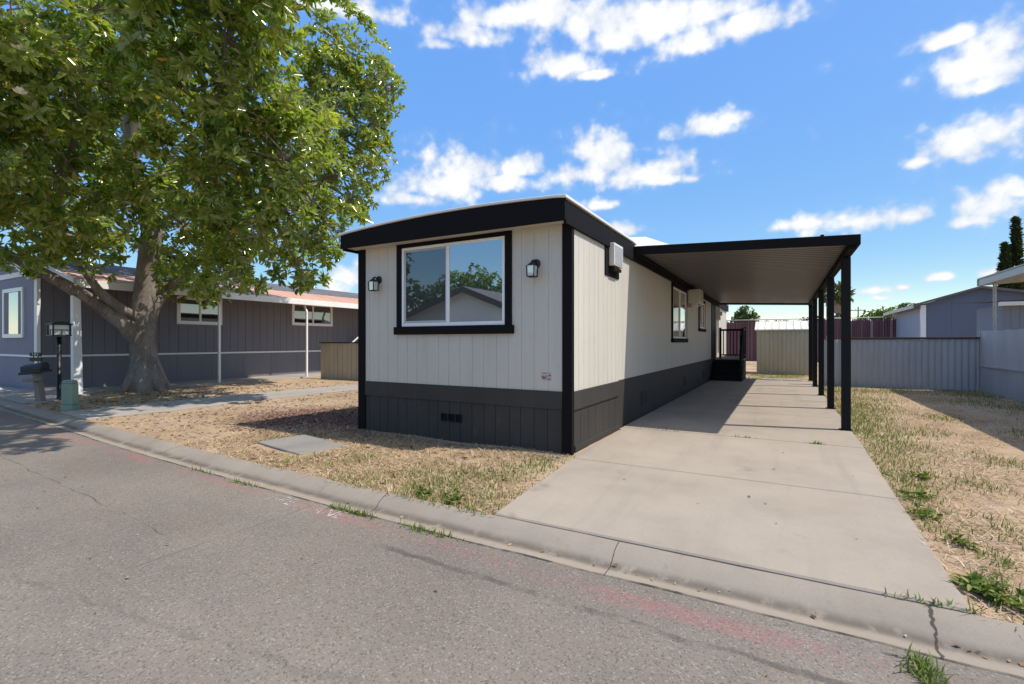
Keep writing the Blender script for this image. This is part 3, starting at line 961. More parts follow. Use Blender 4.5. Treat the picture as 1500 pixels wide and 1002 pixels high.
xo = XR - 0.022
A = empty('air_conditioner', (-2.4, 14.75, 2.55), 'beige air conditioner on a white brace between the two side windows', 'air conditioner', 'air conditioners on the side wall')
MB().box(xo + 0.002, xo + 0.03, 14.38, 15.12, 2.47, 2.98).build('backing_board', 'oldwood', A)
MB().box(xo + 0.032, xo + 0.36, 14.45, 15.05, 2.57, 2.95).build('housing', 'acwhite', A, 0.015, 2)
gr = MB()
for k in range(8):
    z = 2.605 + k * 0.04
    gr.box(xo + 0.361, xo + 0.372, 14.50, 15.0, z, z + 0.02)
gr.build('louvre', 'acgrille', A)
for y in (14.52, 14.98):
    MB().bar((xo + 0.03, y, 2.36), (xo + 0.32, y, 2.56), 0.03).build('brace', 'white', A)

# electric meter past the door
t = empty('meter_box', (-2.4, 21.6, 2.2), 'white electric meter box on the wall past the black door', 'meter box')
MB().box(xo + 0.001, xo + 0.14, 21.45, 21.75, 2.35, 2.85).build('housing', 'white', t, 0.01)
n_ = MB()
n_.tube([(xo + 0.14, 21.6, 2.62, 0.09), (xo + 0.20, 21.6, 2.62, 0.088), (xo + 0.22, 21.6, 2.62, 0.06)], 16)
n_.build('dial_cover', 'glass_clear', t)
MB().tube([(xo + 0.05, 21.6, 2.349, 0.022), (xo + 0.05, 21.6, 1.0, 0.022)], 8).build('conduit', 'steel', t)

# ------------------------------------------------------------------ carport
CP = empty('carport', (-0.7, 9.5, 0), 'dark steel carport with ribbed roof on black posts beside the mobile home', 'carport')
Y0, Y1 = 8.59, 21.9
def cz_(x):   # top of the roof pans
    return 3.165 - (x + 2.33) * 0.043
pr, y = [], Y0 + 0.045
while y < Y1 - 0.2:
    pr += [(y, 0), (y + 0.115, 0), (y + 0.130, 0.045), (y + 0.165, 0.045), (y + 0.180, 0)]
    y += 0.20
pr.append((Y1 - 0.05, 0))
v, f = [], []
for x in (-2.33, 0.93):
    for yy, dz_ in pr:
        v.append((x, yy, cz_(x) - 0.085 + dz_))
k = len(pr)
f = [(i, i + 1, k + i + 1, k + i) for i in range(k - 1)]
v2 = [(a, b, c + 0.006) for a, b, c in v]
rp = MB().add(v, [q[::-1] for q in f]).add(v2, f)
rp.build('roof_panel', 'pan', CP)
fs = MB()
def chan(ya, yb, drop=0.15):
    fs.hexa([(-2.33, ya, cz_(-2.33) - drop), (0.985, ya, cz_(0.985) - drop), (0.985, yb, cz_(0.985) - drop), (-2.33, yb, cz_(-2.33) - drop)],
            [(-2.33, ya, cz_(-2.33)), (0.985, ya, cz_(0.985)), (0.985, yb, cz_(0.985)), (-2.33, yb, cz_(-2.33))])
chan(Y0, Y0 + 0.04)
fs.build('fascia', 'charcoal', CP, 0.004)
fs = MB()
chan(Y1 - 0.04, Y1)
fs.build('fascia', 'charcoal', CP, 0.004)
zs = cz_(0.985)
fs = MB()
fs.box(0.935, 0.985, Y0 + 0.041, Y1 - 0.041, zs - 0.15, zs - 0.002)
fs.build('gutter', 'charcoal', CP, 0.004)
fs = MB().box(0.845, 0.932, Y0 + 0.05, Y1 - 0.05, zs - 0.20, zs - 0.082)
fs.build('beam', 'charcoal', CP, 0.004)
MB().box(-2.33, -2.28, Y0 + 0.05, Y1 - 0.05, cz_(-2.33) - 0.155, cz_(-2.33) - 0.09).build('ledger', 'charcoal', CP, 0.003)
for y in (9.5, 12.4, 15.35, 18.25, 21.1):
    p = MB().box(0.828, 0.952, y - 0.062, y + 0.062, 0.0, zs - 0.201)
    po = p.build('post', 'black', CP, 0.008, 2)
    MB().box(0.80, 0.98, y - 0.09, y + 0.09, 0.017, 0.027).build('base_plate', 'black', po)
MB().tube([(0.52, 8.75, 3.03, 0.022), (0.52, 8.75, 3.075, 0.022), (0.52, 8.75, 3.076, 0.028), (0.52, 8.75, 3.09, 0.028)], 10).build('pipe_stub', 'charcoal', CP)

# ------------------------------------------------------------------ entry stairs
ST = empty('entry_stairs', (-1.8, 20.3, 0), 'black painted wooden stairs and railing up to the side door', 'stairs')
sx0, sx1 = -2.34, -1.30
LZ = 0.80
for i in range(4):
    zt = LZ * (i + 1) / 4
    if i < 3:
        y = 19.35 + i * 0.28
        MB().box(sx0 + 0.03, sx1, y - 0.025, y + 0.29, zt - 0.04, zt).build('tread', 'black', ST, 0.004)
    y = 19.35 + i * 0.28
    MB().box(sx0 + 0.04, sx1 - 0.02, y, y + 0.02, zt - 0.2, zt - 0.041).build('riser', 'black', ST)
M['deck'] = paint('worn_grey_deck', (0.24, 0.235, 0.225), 0.7, 0.2, 3, 0.3)
dk = MB()
for k in range(9):
    y = 20.2 + k * 0.14
    dk.box(sx0, sx1, y, y + 0.13, LZ - 0.035, LZ)
dk.build('landing', 'deck', ST, 0.003)
sd = MB()
sd.box(sx1 - 0.03, sx1 - 0.002, 20.22, 21.42, 0.0, LZ - 0.04)
sd.box(sx0, sx1 - 0.03, 21.40, 21.43, 0.0, LZ - 0.04)
sd.prism([(19.36, 0), (20.22, 0), (20.22, LZ - 0.04), (20.1, 0.58), (19.64, 0.16)], 'x', sx1 - 0.019, sx1 - 0.003)
sd.build('side_panel', 'black', ST)
RZ = 1.98
for (x, y, z0, z1) in ((sx0 + 0.09, 21.40, LZ, RZ + 0.06), (sx1 - 0.045, 21.40, LZ, RZ + 0.06), (sx1 - 0.045, 20.24, LZ, RZ), (sx1 - 0.045, 19.33, 0.016, 1.18)):
    MB().box(x - 0.045, x + 0.045, y - 0.045, y + 0.045, z0, z1).build('newel_post', 'black', ST, 0.006)
rl = MB()
rl.box(sx0 + 0.136, sx1 - 0.091, 21.37, 21.43, RZ - 0.08, RZ)
rl.box(sx0 + 0.136, sx1 - 0.091, 21.375, 21.425, LZ + 0.10, LZ + 0.15)
rl.box(sx1 - 0.075, sx1 - 0.015, 20.29, 21.35, RZ - 0.08, RZ)
rl.box(sx1 - 0.07, sx1 - 0.02, 20.29, 21.35, LZ + 0.10, LZ + 0.15)
rl.bar((sx1 - 0.045, 19.34, 1.13), (sx1 - 0.045, 20.24, RZ - 0.04), 0.07)
rl.bar((sx1 - 0.045, 19.38, 0.34), (sx1 - 0.045, 20.22, LZ + 0.16), 0.05)
rl.build('handrail', 'black', ST, 0.004)
for k in range(6):
    x = sx0 + 0.21 + k * 0.125
    MB().box(x - 0.018, x + 0.018, 21.382, 21.418, LZ + 0.15, RZ - 0.08).build('baluster', 'black', ST)
for k in range(7):
    y = 20.40 + k * 0.13
    MB().box(sx1 - 0.063, sx1 - 0.027, y - 0.018, y + 0.018, LZ + 0.15, RZ - 0.08).build('baluster', 'black', ST)
for k in range(5):
    y = 19.5 + k * 0.15
    t_ = (y - 19.36) / 0.86
    MB().box(sx1 - 0.063, sx1 - 0.027, y - 0.018, y + 0.018, 0.38 + t_ * 0.58, 1.10 + t_ * 0.80).build('baluster', 'black', ST)

# ------------------------------------------------------------------ storage shed behind the driveway
SH = empty('storage_shed', (-0.05, 25.4, 0), 'small sage metal garden shed with cream sloped roof past the driveway', 'shed')
sx0, sx1, sy0, sy1 = -1.06, 1.06, 24.75, 26.7
w = MB()
panel(w, 'y', sy0, grooved(sx0, sx1, 0, 0, 0.17, 0.012, 0.03), -0.06, 1.98, -1)
panel(w, 'x', sx0, grooved(sy0 + 0.055, sy1, 0, 0, 0.17, 0.012, 0.03), -0.06, 1.98, -1)
panel(w, 'x', sx1, grooved(sy0 + 0.055, sy1, 0, 0, 0.17, 0.012, 0.03), -0.06, 1.98, 1)
w.box(sx0 + 0.055, sx1 - 0.055, sy1 - 0.05, sy1, -0.06, 1.98)
w.build('wall', 'shedwall', SH)
r = MB()
ym = (sy0 + sy1) / 2
r.prism([(sy0 - 0.07, 1.975), (sy0 - 0.07, 2.02), (ym, 2.42), (sy1 + 0.07, 2.02), (sy1 + 0.07, 1.975), (ym, 2.36)], 'x', sx0 - 0.08, sx1 + 0.08)
for k in range(8):
    x = sx0 + 0.05 + k * 0.285
    r.prism([(sy0 - 0.072, 2.022), (sy0 - 0.072, 2.04), (ym, 2.44), (ym, 2.422)], 'x', x, x + 0.025)
r.build('roof', 'shedroof', SH)
MB().prism([(sy0 + 0.06, 1.98), (ym, 2.35), (sy1 - 0.06, 1.98)], 'x', sx0 + 0.01, sx0 + 0.04).build('gable', 'shedwall', SH)
MB().prism([(sy0 + 0.06, 1.98), (ym, 2.35), (sy1 - 0.06, 1.98)], 'x', sx1 - 0.04, sx1 - 0.01).build('gable', 'shedwall', SH)

# rough trunk stub between the shed and the grey fence
st = MB()
pts = []
for i in range(9):
    z = -0.05 + i * 0.19
    pts.append((0.99 + 0.02 * math.sin(i * 1.9), 21.95 + 0.02 * math.cos(i * 2.3), z, 0.10 - 0.004 * i + (0.04 if i == 0 else 0)))
st.tube(pts, 10, True, 3.0, 0.35)
finish(st.build('wooden_stump', 'oldwood', loc=(0.99, 21.95, 0)), 'rough brown wooden stub standing beside the garden shed', 'stump')

# ------------------------------------------------------------------ grey corrugated fence at the back
def corrugated(mb, plane, at, u0, u1, z0, z1, pitch, depth, out):
    """corrugated sheet with two skins"""
    pts = []
    u = u0
    while u < u1 - 1e-6:
        for t_, d_ in ((0, 0), (0.22, depth * 0.8), (0.38, depth), (0.6, depth), (0.78, depth * 0.2), (0.9, 0)):
            uu = u + t_ * pitch
            if uu < u1:
                pts.append((uu, d_))
        u += pitch
    pts.append((u1, 0))
    n = len(pts)
    for off in (0.0, -0.004):
        v = []
        for z in (z0, z1):
            for uu, d_ in pts:
                w_ = at + out * (d_ + off)
                v.append((uu, w_, z) if plane == 'y' else (w_, uu, z))
        f = [(i, i + 1, n + i + 1, n + i) for i in range(n - 1)]
        mb.add(v, f if off == 0 else [q[::-1] for q in f])
    return mb

GF = empty('metal_fence', (3.1, 19.2, 0), 'grey corrugated metal fence with rusty brown top rail across the back', 'fence')
corrugated(MB(), 'y', 19.2, 1.14, 5.06, -0.06, 1.53, 0.155, 0.025, -1).build('metal_panel', 'galv', GF)
MB().box(1.9, 5.06, 19.14, 19.235, 1.535, 1.60).build('top_rail', 'rust', GF, 0.006)
for x in (1.16, 3.1, 5.0):
    MB().box(x - 0.035, x + 0.035, 19.236, 19.30, -0.1, 1.50).build('post', 'steel', GF)

t = empty('plastic_jug', (1.32, 19.19, 1.535), 'small white plastic jug standing on top of the grey metal fence', 'jug')
MB().lathe((1.32, 19.19, 1.532), [(0.055, 0), (0.06, 0.01), (0.06, 0.11), (0.045, 0.14), (0.02, 0.16), (0.02, 0.18)], 14).build('body', 'jug', t)
MB().tube([(1.365, 19.19, 1.64, 0.008), (1.41, 19.19, 1.66, 0.008), (1.41, 19.19, 1.58, 0.008), (1.375, 19.19, 1.57, 0.008)], 6).build('handle', 'jug', t)

# two-tier side fence toward the camera
PF = empty('side_fence', (5.1, 12, 0), 'pale weathered two-tier fence meeting the grey metal fence at a corner', 'fence')
corrugated(MB(), 'x', 5.10, 4.2, 19.17, -0.06, 0.725, 0.15, 0.022, -1).build('lower_panel', 'galv', PF)
up = MB()
rr = random.Random(4)
y = 4.2
while y < 19.15:
    wd = 0.19
    up.box(5.085, 5.108, y, min(y + wd - 0.006, 19.17), 0.785, 1.765 + rr.uniform(-0.012, 0.012))
    y += wd
finish(up.build('upper_panel', 'fencegrey', PF, 0.002), 'weathered pale vertical boards')
MB().box(5.055, 5.105, 4.2, 19.17, 0.728, 0.782).build('rail', 'fencegrey', PF, 0.004)
for y in (4.3, 7.0, 9.9, 12.9, 15.9, 18.7):
    MB().box(5.11, 5.19, y - 0.04, y + 0.04, -0.1, 1.70).build('post', 'oldwood', PF)
MB().box(5.06, 5.135, 19.172, 19.24, -0.1, 1.77).build('corner_post', 'steel', PF)

# ------------------------------------------------------------------ neighbour carport on the right
RC = empty('metal_awning', (6.8, 12.5, 0), 'pale metal awning on a lattice post rising behind the two-tier fence', 'awning')
fs = MB()
fs.box(5.02, 5.07, 5.5, 19.12, 3.10, 3.285)
fs.build('fascia', 'steel', RC, 0.004)
rp = MB()
rp.hexa([(5.0, 5.5, 3.287), (9.5, 5.5, 3.60), (9.5, 19.15, 3.60), (5.0, 19.15, 3.287)], [(5.0, 5.5, 3.32), (9.5, 5.5, 3.633), (9.5, 19.15, 3.633), (5.0, 19.15, 3.32)])
rp.build('roof_panel', 'fencegrey', RC)
MB().hexa([(5.0, 19.152, 3.10), (9.5, 19.152, 3.42), (9.5, 19.19, 3.42), (5.0, 19.19, 3.10)], [(5.0, 19.152, 3.31), (9.5, 19.152, 3.625), (9.5, 19.19, 3.625), (5.0, 19.19, 3.31)]).build('end_fascia', 'steel', RC, 0.004)
for y in (18.72, 14.2, 9.6, 6.0):
    p = MB()
    for dy in (-0.085, 0.085):
        p.box(5.245, 5.275, y + dy - 0.018, y + dy + 0.018, -0.1, 3.28)
    for k in range(12):
        z = 0.3 + k * 0.24
        p.bar((5.26, y - 0.07, z), (5.26, y + 0.07, z + 0.16), 0.012)
    p.build('lattice_post', 'steel', RC)

# low blue-grey shed beyond it
BS = empty('low_shed', (8.5, 21.8, 0), 'low blue-grey outbuilding with pale eave board behind the lattice post', 'shed')
w = MB()
panel(w, 'y', 20.7, grooved(5.98, 11.4, 0, 0, 0.2, 0.008, 0.012), -0.1, 2.62, -1)
w.box(6.04, 11.4, 20.76, 23.2, -0.1, 2.62)
w.build('wall', 'bluemid', BS)
MB().box(5.88, 11.5, 20.5, 20.66, 2.58, 2.70).build('eave_board', 'white', BS, 0.005)
MB().hexa([(5.88, 20.5, 2.722), (11.5, 20.5, 2.722), (11.5, 23.4, 2.85), (5.5, 23.4, 2.85)], [(5.88, 20.5, 2.76), (11.5, 20.5, 2.76), (11.5, 23.4, 2.89), (5.5, 23.4, 2.89)]).build('roof', 'shingle', BS)

# ------------------------------------------------------------------ blue gabled house behind
BH = empty('gabled_house', (9, 33, 0), 'blue-grey house with low dark gable roof behind the grey metal fence', 'house')
bx0, bx1, by0, by1 = 5.83, 12.4, 30.0, 37.3
def gz(x):
    return 3.98 - (7.9 - x) * 0.315 if x < 7.9 else 3.98 - (x - 7.9) * 0.2
w = MB()
w.prism([(bx0, -0.2), (bx1, -0.2), (bx1, gz(bx1) - 0.06), (7.9, 3.92), (bx0, gz(bx0) - 0.06)], 'y', by0, by0 + 0.15)
for k in range(5):
    x = bx0 + 1.22 * (k + 0.9)
    w.box(x, x + 0.03, by0 - 0.008, by0, 0, min(gz(x) - 0.15, 3.7))
w.build('gable_wall', 'bluegrey', BH)
w = MB()
panel(w, 'x', bx0, grooved(by0 + 0.16, by1, 0, 0, 0.4, 0.01, 0.02), -0.2, gz(bx0) - 0.06, -1)
w.build('side_wall', 'bluelight', BH)
MB().box(bx1 - 0.1, bx1, by0 + 0.16, by1, -0.2, gz(bx1) - 0.08).build('side_wall', 'bluelight', BH)
r = MB()
def rpoly(o):
    return [(bx0 - 0.35, gz(bx0 - 0.35) + o), (7.9, 3.98 + o), (bx1 + 0.4, gz(bx1 + 0.4) + o)]
r.prism(rpoly(0.05) + rpoly(-0.055)[::-1], 'y', by0 - 0.3, by1 + 0.2)
r.build('roof', 'shingle', BH)
MB().box(bx0 - 0.03, bx0 + 0.16, by0 - 0.03, by0 + 0.16, -0.2, gz(bx0) - 0.1).build('corner_board', 'vinyl', BH)
MB().box(bx0 - 0.40, bx0 - 0.352, by0 - 0.3, by1 + 0.2, gz(bx0 - 0.35) - 0.14, gz(bx0 - 0.35) + 0.03).build('eave_board', 'steel', BH)

# ------------------------------------------------------------------ maroon slatted fence at the far boundary
RF = empty('slatted_fence', (1.5, 36, 0), 'tall maroon slatted boundary fence with steel top rail behind the shed', 'fence')
sl = MB()
rr = random.Random(11)
x = -9.0
while x < 6.2:
    wd = rr.choice((0.085, 0.085, 0.085, 0.07))
    if rr.random() > 0.10:
        sl.box(x, x + wd, 35.99, 36.0, 0.15 + rr.uniform(0, 0.05), 2.84 + rr.uniform(-0.03, 0.06))
    x += 0.1 + (0.02 if rr.random() < 0.2 else 0)
sl.build('slats', 'redslat', RF)
bk = MB().box(-9, 6.2, 36.03, 36.05, 0.15, 2.75)
M['mesh'] = paint('greyish_wire_backing', (0.33, 0.27, 0.25), 0.8, 0.2, 3, 0.3)
bk.build('wire_backing', 'mesh', RF)
MB().tube([(-9, 36.01, 2.93, 0.03), (6.2, 36.01, 2.93, 0.03)], 8).build('top_rail', 'steel', RF)
for x in (-7.5, -4.5, -1.5, 1.5, 4.5):
    MB().tube([(x, 36.08, 0, 0.04), (x, 36.08, 3.0, 0.04)], 8).build('post', 'steel', RF)

# ------------------------------------------------------------------ neighbour's house on the left
NH = empty('neighbor_house', (-22, 14, 0), 'slate purple house with white trim and grey roof behind the magnolia', 'house')
nx, ny0, ny1, nxw = -19.0, 5.45, 26.0, -27.6
w = MB()
panel(w, 'x', nx, grooved(ny0 + 0.05, ny1, 0, 0, 0.31, 0.012, 0.018), 1.06, 3.4, 1)
w.box(nxw, nx - 0.06, ny1 - 0.1, ny1, -0.1, 3.4)
w.box(nxw, nxw + 0.1, ny0 + 0.1, ny1 - 0.1, -0.1, 3.4)
w.build('side_wall', 'purple', NH)
w = MB()
panel(w, 'x', nx + 0.006, grooved(ny0 + 0.05, ny1, 0, 0, 1.22, 0.008, 0.015), -0.1, 1.0, 1)
w.build('skirting', 'purple', NH)
MB().box(nx - 0.02, nx + 0.035, ny0 + 0.06, ny1, 1.0, 1.062).build('trim_band', 'white', NH, 0.004)
# front wall under a rounded gable
def narch(x):
    t_ = (x + 23.3) / 4.5
    return 4.26 - 0.86 * abs(t_) ** 2.6
axs = [nxw - 0.2 + (nx + 0.15 - nxw + 0.2) * i / 40 for i in range(41)]
w = MB()
panel(w, 'y', ny0, grooved(nxw, nx - 0.16, 0, 0, 0.2, 0.008, 0.012), 1.06, 3.34, -1)
w.prism([(x, narch(x) - 0.17) for x in axs if nxw < x < nx - 0.1] + [(nx - 0.16, 3.34), (nxw, 3.34)], 'y', ny0 + 0.004, ny0 + 0.06)
w.build('front_wall', 'purplefront', NH)
w = MB()
panel(w, 'y', ny0 + 0.01, grooved(nxw, nx - 0.16, 0, 0, 0.2, 0.008, 0.012), -0.1, 1.0, -1)
w.build('skirting', 'purplefront', NH)
MB().box(nxw, nx - 0.165, ny0 - 0.02, ny0 + 0.03, 1.0, 1.062).build('trim_band', 'white', NH, 0.004)
MB().box(nx - 0.16, nx + 0.05, ny0 - 0.03, ny0 + 0.055, -0.1, 3.32).build('corner_board', 'white', NH, 0.006)
MB().box(nxw, nx - 0.5, ny0 - 0.03, ny0 + 0.003, 3.44, 3.60).build('cross_board', 'white', NH, 0.006)
r = MB()
r.prism([(x, narch(x)) for x in axs] + [(x, narch(x) - 0.19) for x in reversed(axs)], 'y', ny0 - 0.25, ny0 - 0.2)
r.build('rake_board', 'white', NH, 0.004)
r = MB()
r.prism([(x, narch(x) + 0.09) for x in axs] + [(x, narch(x) + 0.003) for x in reversed(axs)], 'y', ny0 - 0.3, ny1 + 0.3)
r.build('roof', 'shingle', NH)
def nwin(plane, u0, u1, z0, z1, at, out, mats, split=True):
    """window on the neighbour's wall: frame > panes"""
    fr = MB()
    def bx(a, b, c0_, c1_, d0, d1):
        if plane == 'x':
            fr.box(at + min(d0, d1) * 1, at + max(d0, d1) * 1, a, b, c0_, c1_)
        else:
            fr.box(a, b, at - max(d0, d1), at - min(d0, d1), c0_, c1_)
    t_ = 0.12
    bx(u0, u1, z0, z0 + t_, -0.01, 0.05)
    bx(u0, u1, z1 - t_, z1, -0.01, 0.05)
    bx(u0, u0 + t_, z0 + t_, z1 - t_, -0.01, 0.048)
    bx(u1 - t_, u1, z0 + t_, z1 - t_, -0.01, 0.048)
    if split:
        um = (u0 + u1) / 2
        bx(um - 0.035, um + 0.035, z0 + t_, z1 - t_, -0.01, 0.044)
    W_ = fr.build('window', 'vinyl', NH, 0.004)
    ORG[W_.name] = ORG[NH.name]
    segs = [(u0 + t_, (u0 + u1) / 2 - 0.035), ((u0 + u1) / 2 + 0.035, u1 - t_)] if split else [(u0 + t_, u1 - t_)]
    for (a, b), mt in zip(segs, mats):
        g_ = MB()
        if plane == 'x':
            g_.box(at + 0.014, at + 0.02, a - 0.005, b + 0.005, z0 + t_ - 0.005, z1 - t_ + 0.005)
        else:
            g_.box(a - 0.005, b + 0.005, at - 0.02, at - 0.014, z0 + t_ - 0.005, z1 - t_ + 0.005)
        g_.build('glass_pane', mt, W_)
    return W_
nwin('x', 9.15, 10.75, 2.10, 3.12, nx, 1, ('glass_dark', 'glass_dark'))
nwin('x', 13.8, 16.0, 2.20, 3.24, nx, 1, ('glass_dark', 'glass_dark'))
nwin('x', 20.5, 22.0, 2.20, 3.24, nx, 1, ('glass_dark', 'glass_dark'))
fw_ = nwin('y', -21.75, -20.02, 1.58, 3.12, ny0, -1, ('glass',), False)
for a_, b_ in ((-21.62, -21.30), (-20.45, -20.14)):
    MB().box(a_, b_, ny0 - 0.026, ny0 - 0.021, 1.70, 3.0).build('shutter', 'purple', fw_)

# awning along the neighbour's side
AW = empty('porch_awning', (-17.4, 13, 0), 'long awning with terracotta roof and white fascia along the purple house', 'awning')
ay0, ay1 = 5.7, 26.0
r = MB()
r.hexa([(-17.15, ay0, 3.17), (-19.35, ay0, 3.68), (-19.35, ay1, 3.68), (-17.15, ay1, 3.17)], [(-17.15, ay0, 3.21), (-19.35, ay0, 3.72), (-19.35, ay1, 3.72), (-17.15, ay1, 3.21)])
rr_ = r.build('roof_panel', 'terracotta', AW)
rb = MB()
y = ay0 + 0.2
while y < ay1:
    rb.hexa([(-17.16, y, 3.213), (-19.33, y, 3.716), (-19.33, y + 0.03, 3.716), (-17.16, y + 0.03, 3.213)], [(-17.16, y, 3.222), (-19.33, y, 3.728), (-19.33, y + 0.03, 3.728), (-17.16, y + 0.03, 3.222)])
    y += 0.4
rb.build('rib', 'terracotta', rr_)
MB().box(-17.15, -17.10, ay0, ay1, 2.98, 3.20).build('fascia', 'white', AW, 0.005)
MB().hexa([(-17.15, ay0 - 0.04, 3.0), (-19.05, ay0 - 0.04, 3.52), (-19.05, ay0 - 0.002, 3.52), (-17.15, ay0 - 0.002, 3.0)],
          [(-17.15, ay0 - 0.04, 3.2), (-19.05, ay0 - 0.04, 3.74), (-19.05, ay0 - 0.002, 3.74), (-17.15, ay0 - 0.002, 3.2)]).build('end_fascia', 'white', AW, 0.005)
for y in (9.65, 13.2, 16.9, 20.6):
    p = MB()
    p.box(-17.235, -17.165, y - 0.035, y + 0.035, -0.02, 2.72)
    p.bar((-17.2, y, 2.70), (-17.38, y, 3.02), 0.068)
    p.box(-17.45, -17.15, y - 0.034, y + 0.034, 3.0, 3.06)
    p.build('post', 'white', AW, 0.004)
p = MB()
p.hexa([(-16.90, 5.52, -0.02), (-16.70, 5.52, -0.02), (-16.70, 5.72, -0.02), (-16.90, 5.72, -0.02)], [(-17.19, 5.60, 3.05), (-17.02, 5.60, 3.05), (-17.02, 5.77, 3.05), (-17.19, 5.77, 3.05)])
finish(p.build('post', 'white', AW, 0.008), 'thick white post leaning out at its foot')

# neighbour's porch steps peeping over the tan fence
PS = empty('porch_steps', (-17.6, 19.3, 0), 'white porch steps with sloping side peeping over the tan fence', 'steps')
MB().prism([(15.6, 0.0), (19.0, 0.0), (19.0, 1.9), (17.9, 1.9), (15.6, 0.35)], 'x', -17.9, -17.8).build('side_panel', 'white', PS, 0.005)
for k in range(6):
    MB().box(-18.9, -17.9, 15.7 + k * 0.36, 16.1 + k * 0.36, 0.26 * k + 0.1, 0.26 * k + 0.14).build('step', 'fencegrey', PS)
rl = MB()
rl.bar((-17.85, 15.6, 1.0), (-17.85, 17.9, 2.6), 0.05)
rl.build('handrail', 'white', PS)

# tan board fence between the two homes
TF = empty('board_fence', (-13, 13.05, 0), 'tan vertical-board fence with dark cap joining the two homes', 'fence')
bf = MB()
rr = random.Random(2)
x = -16.15
while x < -6.3:
    bf.box(x, x + 0.235, 13.04 + rr.uniform(0, 0.004), 13.07, -0.05, 1.40)
    x += 0.25
bf.box(-16.15, -6.3, 13.075, 13.09, -0.05, 1.38)
bf.build('boards', 'tanfence', TF, 0.004)
MB().box(-16.2, -6.25, 13.0, 13.12, 1.402, 1.45).build('cap_rail', 'skirt', TF, 0.004)

# ------------------------------------------------------------------ things by the neighbour's kerb
MBX = empty('mailbox', (-15.52, 4.55, 0), 'dark mailbox with number plates on a crooked wooden post', 'mailbox')
Cc, Ss = math.cos(R(29.4)), math.sin(R(29.4))
def q(x, y, z, o=(-15.70, 4.50)):
    """mailbox frame: its long side is turned toward the street corner"""
    a = R(22)
    return (o[0] + x * math.cos(a) - y * math.sin(a), o[1] + x * math.sin(a) + y * math.cos(a), z)
def qbox(mb, x0, x1, y0, y1, z0, z1, tilt=0.0):
    def zz(x, z): return z + tilt * x
    mb.hexa([q(x0, y0, zz(x0, z0)), q(x1, y0, zz(x1, z0)), q(x1, y1, zz(x1, z0)), q(x0, y1, zz(x0, z0))],
            [q(x0, y0, zz(x0, z1)), q(x1, y0, zz(x1, z1)), q(x1, y1, zz(x1, z1)), q(x0, y1, zz(x0, z1))])
    return mb
p = MB()
p.hexa([q(0.05, -0.07, -0.1), q(0.20, -0.07, -0.1), q(0.20, 0.07, -0.1), q(0.05, 0.07, -0.1)],
       [q(-0.10, -0.06, 0.86), q(0.03, -0.06, 0.86), q(0.03, 0.06, 0.86), q(-0.10, 0.06, 0.86)])
p.build('post', 'oldwood', MBX, 0.01)
qbox(MB(), -0.26, 0.20, -0.12, -0.065, 0.50, 0.58, 0.06).build('crosspiece', 'oldwood', MBX, 0.008)
bx = MB()
prof_ = [(-0.10, 0.0)] + [(0.10 * math.cos(math.pi - math.pi * i / 10) * 1.0, 0.09 + 0.09 * math.sin(math.pi * i / 10)) for i in range(11)] + [(0.10, 0.0)]
v, f = [], []
for x in (-0.33, 0.23):
    for (yy, zz) in prof_:
        v.append(q(x, yy, 0.76 + zz + 0.13 * x))
k = len(prof_)
f = [(i, (i + 1) % k, (i + 1) % k + k, i + k) for i in range(k)] + [tuple(range(k - 1, -1, -1)), tuple(range(k, 2 * k))]
bx.add(v, f)
bd_ = bx.build('box', 'darkwood', MBX, 0.01)
qbox(MB(), -0.36, 0.27, -0.14, 0.13, 0.70, 0.755, 0.13).build('shelf', 'darkwood', MBX, 0.008)
ft = MB()
qbox(ft, -0.352, -0.332, -0.095, 0.095, 0.757, 0.90, 0.13)
ft.build('door', 'darkwood', bd_)
for (zc, body) in ((1.15, '183'), (1.03, '')):
    pl = MB()
    n = 8
    pts = []
    for i in range(n):
        a = math.pi / 2 + math.pi * i / (n - 1)
        pts.append((-0.12 + 0.045 * math.cos(a), 0.045 * math.sin(a)))
    for i in range(n):
        a = -math.pi / 2 + math.pi * i / (n - 1)
        pts.append((0.12 + 0.045 * math.cos(a), 0.045 * math.sin(a)))
    v = [q(x - 0.04, -0.015, zc + z) for x, z in pts] + [q(x - 0.04, 0.01, zc + z) for x, z in pts]
    m2 = len(pts)
    pl.add(v, [tuple(range(m2)), tuple(range(2 * m2 - 1, m2 - 1, -1))] + [(i, i + m2, (i + 1) % m2 + m2, (i + 1) % m2) for i in range(m2)])
    pl.box(*[0] * 6) if False else None
    po = pl.build('number_plate', 'lampblack', MBX)
    if body:
        me = text_mesh('1 8 3', 0.085, 0.002)
        me.materials.clear()
        me.materials.append(M['digits'])
        o = bpy.data.objects.new('digits', me)
        COL.objects.link(o)
        o.parent = po
        o.location = Vector(q(-0.04, -0.019, zc)) - ORG[MBX.name]
        o.rotation_euler = (R(90), 0, R(22))
        ORG[o.name] = ORG[MBX.name]
sp = MB()
sp.bar(q(-0.10, 0.0, 0.95), q(-0.10, 0.0, 1.13), 0.016)
sp.bar(q(0.02, 0.0, 0.95), q(0.02, 0.0, 1.13), 0.016)
sp.build('plate_stake', 'lampblack', MBX)

